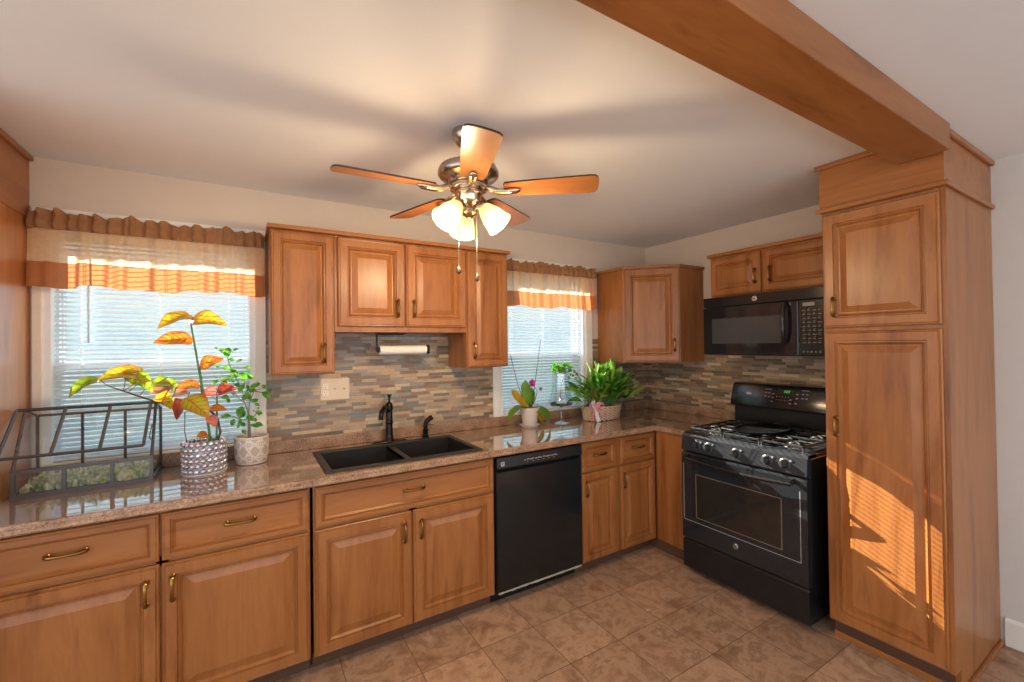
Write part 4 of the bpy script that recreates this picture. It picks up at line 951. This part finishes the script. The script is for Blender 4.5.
for i, (a, b_, n_, wd, m_, fo, ar) in enumerate(BL):
    lf = part('leaf', leaf(bmesh.new(), a, b_, n_, wd*1.28, fo, ar, 'heart', 12, .09), m_, r, smooth='all')
for p0, i in PET:
    a = V(BL[i][0]); part('leaf_stalk', T([p0, V(p0).lerp(a, .5)-Z*.006, a], .0016, 5), STEMD, r)

# --- small tree in a diamond relief pot
pc = V((-3.192, -.163, CT))
r = thing('potted_tree', 'small green leafy tree in white diamond-patterned round pot', 'plant', pc)
bm = bmesh.new(); NS, NZ = 132, 34; grid = []
for j in range(NZ+1):
    s = j/NZ; z = .004+s*.136; r0 = .066+.0105*math.sin(min(1, s*2.2)*PI/2)+.002*s; row = []
    for i in range(NS):
        a = 2*PI*i/NS; u = a/(2*PI)*9; v = s*2.0
        du, dv = abs((u % 1)-.5), abs((v % 1)-.5); d = (du+dv)*2
        q2 = math.hypot(du, dv)*2; hgt = 1 if (.86 < d < 1.12) or (.40 < q2 < .56) or q2 < .16 or s < .04 or s > .96 else 0
        rr = r0+.0016*hgt; row.append((bm.verts.new(pc+V((rr*math.cos(a), rr*math.sin(a), z))), hgt))
    grid.append(row)
for j in range(NZ):
    for i in range(NS):
        k = (i+1) % NS; f = bm.faces.new((grid[j][i][0], grid[j][k][0], grid[j+1][k][0], grid[j+1][i][0])); f.material_index = 0 if (grid[j][i][1]+grid[j][k][1]+grid[j+1][i][1]+grid[j+1][k][1]) >= 2 else 1
pot = part('pot', bm, [POTW, POTT], r, smooth=True)
part('rim', LT([(.0788, .138), (.0795, .142), (.076, .144), (.0715, .142), (.0715, .120)], pc, seg=48), POTW, pot, smooth=True)
part('foot', LT([(.0, .0005), (.060, .0005), (.066, .005)], pc, seg=40), POTW, pot)
part('soil', LT([(.0, .128), (.04, .126), (.0715, .122)], pc, seg=24), SOIL, r)
ty_ = pc.y
trunk = [pc+V((-.008, 0, .12)), (-3.2030, -0.1630, 1.0560), (-3.2040, -0.1630, 1.1180), (-3.2060, -0.1630, 1.1740)]
part('trunk', T(trunk, [.0085, .0075, .0065, .0055], 8), STEMB, r, smooth=True)
brs = [[(-3.2060, -0.1630, 1.1740), (-3.2230, -0.1630, 1.2300), (-3.2340, -0.1630, 1.3000), (-3.2590, -0.1630, 1.3570), (-3.2800, -0.1630, 1.3990), (-3.2980, -0.1630, 1.4740), (-3.3040, -0.1630, 1.5150)], [(-3.2060, -0.1630, 1.1740), (-3.2010, -0.1630, 1.2290), (-3.1810, -0.1630, 1.2900), (-3.1440, -0.1630, 1.3010)], [(-3.2040, -0.1630, 1.1390), (-3.1810, -0.1630, 1.1570), (-3.1610, -0.1630, 1.1760)], [(-3.2050, -0.1630, 1.1460), (-3.2350, -0.1630, 1.1420), (-3.2750, -0.1630, 1.1660), (-3.3100, -0.1630, 1.1700)], [(-3.2230, -0.1630, 1.2300), (-3.2520, -0.1630, 1.2600), (-3.2750, -0.1630, 1.3030), (-3.3140, -0.1630, 1.3460)], [(-3.2340, -0.1630, 1.3000), (-3.2220, -0.1630, 1.3410), (-3.2080, -0.1630, 1.3750)], [(-3.1810, -0.1630, 1.2900), (-3.1500, -0.1630, 1.2810), (-3.1160, -0.1630, 1.2570)]]
bm = bmesh.new()
for b_ in brs: tube(bm, b_, [.0038]+[.0026]*(len(b_)-2)+[.0014], 6)
part('branch', bm, STEMB, r, smooth=True)
q = random.Random(11); bm = bmesh.new()
LW = [((-3.3360, -0.1630, 1.5090), (-3.3000, -0.1630, 1.4970)), ((-3.2910, -0.1630, 1.5220), (-3.2980, -0.1630, 1.4740)), ((-3.2740, -0.1630, 1.5050), (-3.3050, -0.1630, 1.5080)), ((-3.2680, -0.1630, 1.4500), (-3.2910, -0.1630, 1.4600)), ((-3.3200, -0.1630, 1.4200), (-3.2860, -0.1630, 1.4100)), ((-3.2740, -0.1630, 1.4090), (-3.2590, -0.1630, 1.3700)), ((-3.2570, -0.1630, 1.3910), (-3.2860, -0.1630, 1.4100)), ((-3.2220, -0.1630, 1.4130), (-3.1960, -0.1630, 1.4150)), ((-3.2340, -0.1630, 1.3690), (-3.1960, -0.1630, 1.3740)), ((-3.2450, -0.1630, 1.3900), (-3.2160, -0.1630, 1.3540)), ((-3.3260, -0.1630, 1.3460), (-3.2890, -0.1630, 1.3610)), ((-3.3230, -0.1630, 1.3530), (-3.3010, -0.1630, 1.3250)), ((-3.2920, -0.1630, 1.3580), (-3.2690, -0.1630, 1.3430)), ((-3.3370, -0.1630, 1.3600), (-3.3540, -0.1630, 1.3370)), ((-3.1980, -0.1630, 1.3120), (-3.1600, -0.1630, 1.3210)), ((-3.1440, -0.1630, 1.3200), (-3.1360, -0.1630, 1.3080)), ((-3.1440, -0.1630, 1.2830), (-3.1110, -0.1630, 1.2470)), ((-3.1690, -0.1630, 1.2960), (-3.1990, -0.1630, 1.2840)), ((-3.2220, -0.1630, 1.2860), (-3.1990, -0.1630, 1.2490)), ((-3.2340, -0.1630, 1.2450), (-3.2080, -0.1630, 1.2680)), ((-3.1810, -0.1630, 1.2200), (-3.1570, -0.1630, 1.2080)), ((-3.2920, -0.1630, 1.2630), (-3.3240, -0.1630, 1.2630)), ((-3.3060, -0.1630, 1.2570), (-3.2920, -0.1630, 1.2360)), ((-3.2340, -0.1630, 1.2170), (-3.2460, -0.1630, 1.1640)), ((-3.2230, -0.1630, 1.1890), (-3.2370, -0.1630, 1.1530)), ((-3.2810, -0.1630, 1.1740), (-3.3180, -0.1630, 1.1700)), ((-3.2700, -0.1630, 1.1520), (-3.2790, -0.1630, 1.1190)), ((-3.1750, -0.1630, 1.1780), (-3.1450, -0.1630, 1.1650)), ((-3.1690, -0.1630, 1.1700), (-3.1610, -0.1630, 1.1550)), ((-3.2350, -0.1630, 1.1210), (-3.2560, -0.1630, 1.1210)), ((-3.2000, -0.1630, 1.1170), (-3.1700, -0.1630, 1.1030)), ((-3.1820, -0.1630, 1.1160), (-3.1450, -0.1630, 1.1120)), ((-3.2350, -0.1630, 1.0940), (-3.2210, -0.1630, 1.0710)), ((-3.2470, -0.1630, 1.1220), (-3.2230, -0.1630, 1.1060)), ((-3.2690, -0.1630, 1.3300), (-3.2430, -0.1630, 1.3170)), ((-3.2220, -0.1630, 1.3270), (-3.2460, -0.1630, 1.2940)), ((-3.1860, -0.1630, 1.3530), (-3.2080, -0.1630, 1.3750)), ((-3.1930, -0.1630, 1.2280), (-3.1650, -0.1630, 1.2400)), ((-3.2170, -0.1630, 1.1610), (-3.1820, -0.1630, 1.1410))]
for a, b_ in LW:
    a, b_ = V(a), V(b_); jit = V((0, q.uniform(-.06, .05), 0)); a2, b2 = a+jit*.6, b_+jit
    d = b2-a2
    b2 = a2+d.normalized()*max(.030, d.length*1.15); d = b2-a2
    leaf(bm, a2, b2, (q.uniform(-.4, .4), -.75, q.uniform(.3, .9)), max(.021, d.length*.62), .25, .004, 'oval', 6)
    a3 = a2+V((q.uniform(-.03, .03), q.uniform(-.05, .05), q.uniform(-.02, .02))); leaf(bm, a3, a3+V((q.uniform(-.02, .02), q.uniform(-.02, .02), q.uniform(-.014, .02)))*1.3, (q.uniform(-.4, .4), -.6, .7), .017, .25, .003, 'oval', 5)
part('foliage', bm, LTREE, r, smooth='all')

# --- orchid in a whitewashed clay pot
pc = V((-1.432, -.158, CT)); oy = pc.y
r = thing('potted_orchid', 'orchid with one magenta bloom in whitewashed clay pot and saucer', 'plant', pc)
pot = part('pot', LT([(.0, .014), (.052, .014), (.066, .118), (.072, .118), (.073, .142), (.069, .144), (.062, .142), (.060, .12)], pc, seg=40), CLAY, r, smooth=True)
part('saucer', LT([(.0, .0005), (.062, .0005), (.074, .016), (.072, .018), (.062, .008), (.0, .008)], pc, seg=40), CLAY, r, smooth=True)
part('bark_chips', LT([(.0, .134), (.03, .137), (.061, .130)], pc, seg=24), mat('brown_bark_chips', rgb(96, 70, 50), .9, bump=(120, 1)), r)
OB = pc+V((0, 0, .135))
for tip, n_, wd, m_, ar in ((((-1.4730, -0.1680, 1.2610)), (-.75, -.65, .1), .075, LORC, .01), (((-1.3980, -0.1380, 1.2000)), (.35, -.9, .2), .062, LORC, .012), (((-1.6000, -0.1780, 1.1950)), (-.2, -.85, .5), .066, LORCY, -.012), (((-1.6640, -0.2180, 0.9820)), (-.45, -.35, .82), .058, LORC, .055), (((-1.2930, -0.2180, 0.9250)), (.25, -.75, .60), .082, LORC, .055), (((-1.3280, -0.1780, 0.9260)), (.2, -.85, .45), .070, LORCY, .03)):
    part('leaf', leaf(bmesh.new(), OB+(V(tip)-OB)*.06, tip, n_, wd, .25, ar, 'strap', 10), m_, r, smooth='all')
part('flower_spike', T([OB, (-1.3800, -0.1580, 1.1070), (-1.3600, -0.1580, 1.1680), (-1.3820, -0.1580, 1.2000), (-1.3990, -0.1580, 1.2200)], [.003, .0026, .0022, .002, .0018], 6), STEMD, r)
fl = bmesh.new(); fc = V((-1.4240, -0.1780, 1.2350))
for k in range(5):
    a = PI/2+k*2*PI/5; d = V((math.cos(a), -.25, math.sin(a))); leaf(fl, fc, fc+d*.034, (.0, -1, .15), .030, .15, .004, 'oval', 5)
leaf(fl, fc-Y_*.004, fc+V((.004, -.020, -.014)), (0, -.5, .8), .016, .3, .002, 'oval', 4)
part('flower', fl, MAG, r, smooth='all', label='magenta orchid bloom')
fl = bmesh.new(); fc = V((-1.3510, -0.1780, 1.1870))
for k in range(4): a = k*PI/2+.4; leaf(fl, fc, fc+V((math.cos(a)*.02, -.012, math.sin(a)*.018)), (0, -1, .1), .018, .3, .003, 'oval', 4)
part('bud', fl, leafmat('faded_mauve_petal', rgb(150, 100, 140), rgb(120, 90, 120), 20), r, smooth='all')
part('stake', T([OB+V((.02, 0, 0)), (-1.3230, -0.1580, 1.5550)], .0026, 6), STAKE, r)
part('stake', T([OB+V((-.02, .01, 0)), (-1.5300, -0.1580, 1.2270), (-1.5890, -0.1580, 1.4400)], .0024, 6), STAKE, r)

# --- stemmed glass vase with pebbles and a trailing cutting
pc = V((-1.160, -.185, CT))
r = thing('glass_vase', 'tall clear stemmed glass vase between orchid and basket plant', 'vase', pc)
part('bowl', LT([(.006, .108), (.030, .110), (.070, .124), (.092, .145), (.098, .165), (.090, .190), (.074, .230), (.067, .30), (.066, .40), (.0645, .40), (.0655, .30), (.072, .230), (.088, .190), (.0955, .165), (.089, .147), (.068, .127), (.0, .113)], pc, seg=48), VASE, r, smooth=True)
part('foot', LT([(.0, .0005), (.074, .0005), (.075, .004), (.045, .010), (.014, .018), (.009, .03), (.0075, .07), (.009, .098), (.014, .110), (.0, .111)], pc, seg=40), VASE, r, smooth=True)
q = random.Random(4); bm = bmesh.new()
for i in range(190):
    a, rr = q.uniform(0, 6.28), .078*math.sqrt(q.random()); zz = q.uniform(.130+.012*(rr/.08)**2, .158); ball(bm, pc+V((rr*math.cos(a), rr*math.sin(a), zz)), q.uniform(.005, .009), 1, (1.2, 1, .7))
tag(part('pebbles', bm, PEBBLE, loc=pc+Z*.118), 'dark pebbles in the bowl of the stemmed glass vase', 'pebbles', kind='stuff')
r = thing('pothos_cutting', 'bright green leafy cutting trailing out of the stemmed vase', 'plant', pc+Z*.15)
part('stem', T([pc+V((0, 0, .15)), pc+V((-.006, 0, .24)), pc+V((.012, 0, .31)), pc+V((.040, -.01, .385)), pc+V((.045, -.015, .418)), pc+V((.02, -.03, .432)), pc+V((-.04, -.04, .42))], .0022, 6), STEMD, r)
part('stem', T([pc+V((.044, -.015, .418)), pc+V((.095, -.02, .41)), pc+V((.12, -.02, .38))], .002, 6), STEMD, r)
bm = bmesh.new()
for i in range(40):
    c = pc+V((q.uniform(-.085, .045), q.uniform(-.075, .02), .405+q.uniform(-.012, .05))); a = q.uniform(0, 6.28)
    leaf(bm, c, c+V((.044*math.cos(a), .03*math.sin(a)-.01, q.uniform(-.026, .010))), (q.uniform(-.3, .3), -.75, .65), .046, .2, .005, 'heart', 6)
for i in range(9):
    c = pc+V((.05+q.uniform(0, .075), -.02+q.uniform(-.03, .02), .395+q.uniform(-.05, .03))); a = q.uniform(0, 6.28)
    leaf(bm, c, c+V((.026*math.cos(a), -.012, -.014)), (q.uniform(-.3, .3), -.55, .8), .024, .2, .004, 'heart', 6)
for i in range(3):
    c = pc+V((-.12-.02*i, -.03, .40-.006*i)); leaf(bm, c, c+V((-.022, -.01, .008)), (0, -.6, .8), .016, .2, .003, 'heart', 5)
part('foliage', bm, LTREE, r, smooth='all')
r = thing('bud_vase', 'slim clear glass tube standing behind the orchid leaves', 'vase', (-1.318, -.075, CT))
part('tube', LT([(.0, .001), (.022, .001), (.023, .006), (.021, .05), (.018, .16), (.0165, .16), (.0195, .05), (.020, .008), (.0, .006)], (-1.318, -.075, CT), seg=24), VASE, r, smooth=True)

# --- basket of lilies
pc = V((-.775, -.215, CT))
r = thing('basket_plant', 'large leafy green plant in pale oval wicker basket near the corner', 'plant', pc)
bm = bmesh.new(); NS, NZ = 120, 22; grid = []
for j in range(NZ+1):
    s = j/NZ; row = []
    for i in range(NS):
        a = 2*PI*i/NS; rr = 1+.14*s; wv = .0045*math.sin(a*24)*(1 if (j//2) % 2 else -1)+(.004 if j >= NZ-1 else 0)
        row.append(bm.verts.new(pc+V(((.168*rr+wv)*math.cos(a), (.094*rr+wv)*math.sin(a), .003+s*.112))))
    grid.append(row)
for j in range(NZ):
    for i in range(NS):
        f = bm.faces.new((grid[j][i], grid[j][(i+1) % NS], grid[j+1][(i+1) % NS], grid[j+1][i]))
        f.material_index = 1 if j < NZ-2 and math.sin(2*PI*(i+.5)/NS*24)*(1 if (j//2) % 2 else -1) < -.55 else 0  # recessed weave faces take the darker colour, gap shade painted in
inn = [bm.verts.new(pc+V((.172*math.cos(2*PI*i/NS), .098*math.sin(2*PI*i/NS), .113))) for i in range(NS)]; low = [bm.verts.new(pc+V((.152*math.cos(2*PI*i/NS), .092*math.sin(2*PI*i/NS), .085))) for i in range(NS)]
for i in range(NS):
    k = (i+1) % NS; bm.faces.new((grid[-1][i], grid[-1][k], inn[k], inn[i])); bm.faces.new((inn[i], inn[k], low[k], low[i]))
bm.faces.new([g for g in grid[0]][::-1])
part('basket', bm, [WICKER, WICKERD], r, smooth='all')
part('soil', LT([(.0, .092), (.151, .088)], pc, seg=32, sy=.6), SOIL, r)
q = random.Random(21); b1, b2, b3 = bmesh.new(), bmesh.new(), bmesh.new()
st = bmesh.new()
for i in range(170):
    a = q.uniform(0, 6.28); spread = q.uniform(.02, 1)**.8; c = pc+V((q.uniform(-.11, .11), q.uniform(-.06, .06), .09))
    H_ = q.uniform(.10, .38)*(1-.42*spread)+.03
    out = V((math.cos(a)*.30*spread, math.sin(a)*.19*spread-.025, 0)); out.x *= (1.0 if out.x > 0 else 1.12)
    base = c+out*.42+Z*H_*.62; tip = c+out*1.0+Z*(H_+.06-.11*spread*q.random())
    tip.x = min(tip.x, -.40); tip.y = max(min(tip.y, -.035), -.47); base.y = min(base.y, -.05)
    if tip.x > -.64: tip.z = min(tip.z, 1.335); base.z = min(base.z, 1.30)
    if q.random() < .5: tube(st, [c, c.lerp(base, .6)+Z*.02, base], [.002, .0018, .0015], 5)
    nn = V((-math.cos(a)*.5, -math.sin(a)*.4-.45, .75))
    left = tip.x < pc.x-.05
    bm = b2 if (q.random() < (.62 if left else .24)) else b1
    leaf(bm, base, tip, nn, q.uniform(.046, .078), .25, q.uniform(.006, .022), 'lance', 8)
for k, (dx, dy, h, ddx) in enumerate(((.01, -.03, .44, .01), (.03, -.01, .43, .03), (-.05, -.02, .40, -.06), (.10, -.02, .36, .09), (-.12, -.05, .34, -.06), (.16, -.03, .30, .12))):
    base = pc+V((dx, dy, h-.13)); tip = pc+V((dx+ddx*.5, dy-.01, h)); 
    if tip.x > -.64: tip.z = min(tip.z, 1.335)
    leaf(b1 if k % 2 else b2, base, tip, (-.2, -.9, .3), .048, .3, .01, 'lance', 8); tube(st, [pc+V((dx*.5, dy*.5, .09)), base], .002, 5)
for i in range(46):   # wispy lighter sprays at the two sides
    sd_ = -1 if i % 2 else 1; c = pc+V((sd_*q.uniform(.14, .30), q.uniform(-.14, .02), q.uniform(.10, .34) if sd_ < 0 else q.uniform(.16, .32)))
    if c.x > -.66: c.z = min(c.z, 1.28)
    leaf(b2, c, c+V((sd_*q.uniform(.02, .05), -.01, q.uniform(-.02, .04))), (0, -.8, .5), .014, .2, .004, 'lance', 5)
for i in range(10):
    c = pc+V((-.13+q.uniform(-.05, .04), -.10+q.uniform(-.03, .03), .20+q.uniform(-.05, .06))); leaf(b3, c, c+V((q.uniform(-.03, .03), -.01, q.uniform(.01, .05))), (0, -.9, .2), .026, .2, .004, 'oval', 5)
part('dark_foliage', b1, LLILY, r, smooth='all'); part('light_foliage', b2, LLIME, r, smooth='all')
part('dry_foliage', b3, LTAN, r, smooth='all', label='dry brownish leaves at the left side'); part('leaf_stalks', st, STEMG, r)
def ribbon(bm, pts, nrm, wd):
    rows = []
    for i, p in enumerate(pts):
        p = V(p); d = V(pts[min(i+1, len(pts)-1)])-V(pts[max(i-1, 0)]); s = V(nrm).cross(d).normalized()
        if i in (0, len(pts)-1): pass
        rows.append([bm.verts.new(p+s*(wd/2)), bm.verts.new(p+V(nrm)*.002), bm.verts.new(p-s*(wd/2))])
    for a, b_ in zip(rows, rows[1:]):
        for k in range(2): bm.faces.new((a[k], a[k+1], b_[k+1], b_[k]))
bc = pc+V((-.150, -.082, .112)); bm = bmesh.new(); b2 = bmesh.new()
def loop(a, L, tw): 
    d = V((math.cos(a), -.15, math.sin(a))); s = V((-math.sin(a), -.6, math.cos(a)))
    return [bc, bc+d*L*.5+s*L*.32, bc+d*L*.95+s*L*.15, bc+d*L-s*L*.10, bc+d*L*.55-s*L*.22, bc]
for k, (a, L) in enumerate(((2.7, .055), (.5, .060), (1.6, .05), (3.4, .05), (-.2, .06), (2.1, .055), (.1, .09))): ribbon(bm if k % 3 != 2 else b2, loop(a, L, 0), (.2, -.9, .35), .022)
for dx, L, b_ in ((-.03, .10, bm), (.03, .105, b2), (.015, .11, b2), (.06, .06, bm)): ribbon(b_, [bc, bc+V((dx*.4, -.015, -L*.35)), bc+V((dx*.9, -.012, -L*.7)), bc+V((dx*1.2, -.022, -L))], (0, -1, .1), .024)
bw = part('ribbon_bow', bm, PINKRIB, r, smooth='all', label='pink ribbon bow on the basket rim'); part('white_ribbon', b2, WHITERIB, bw, smooth='all', label='white ribbon tails')
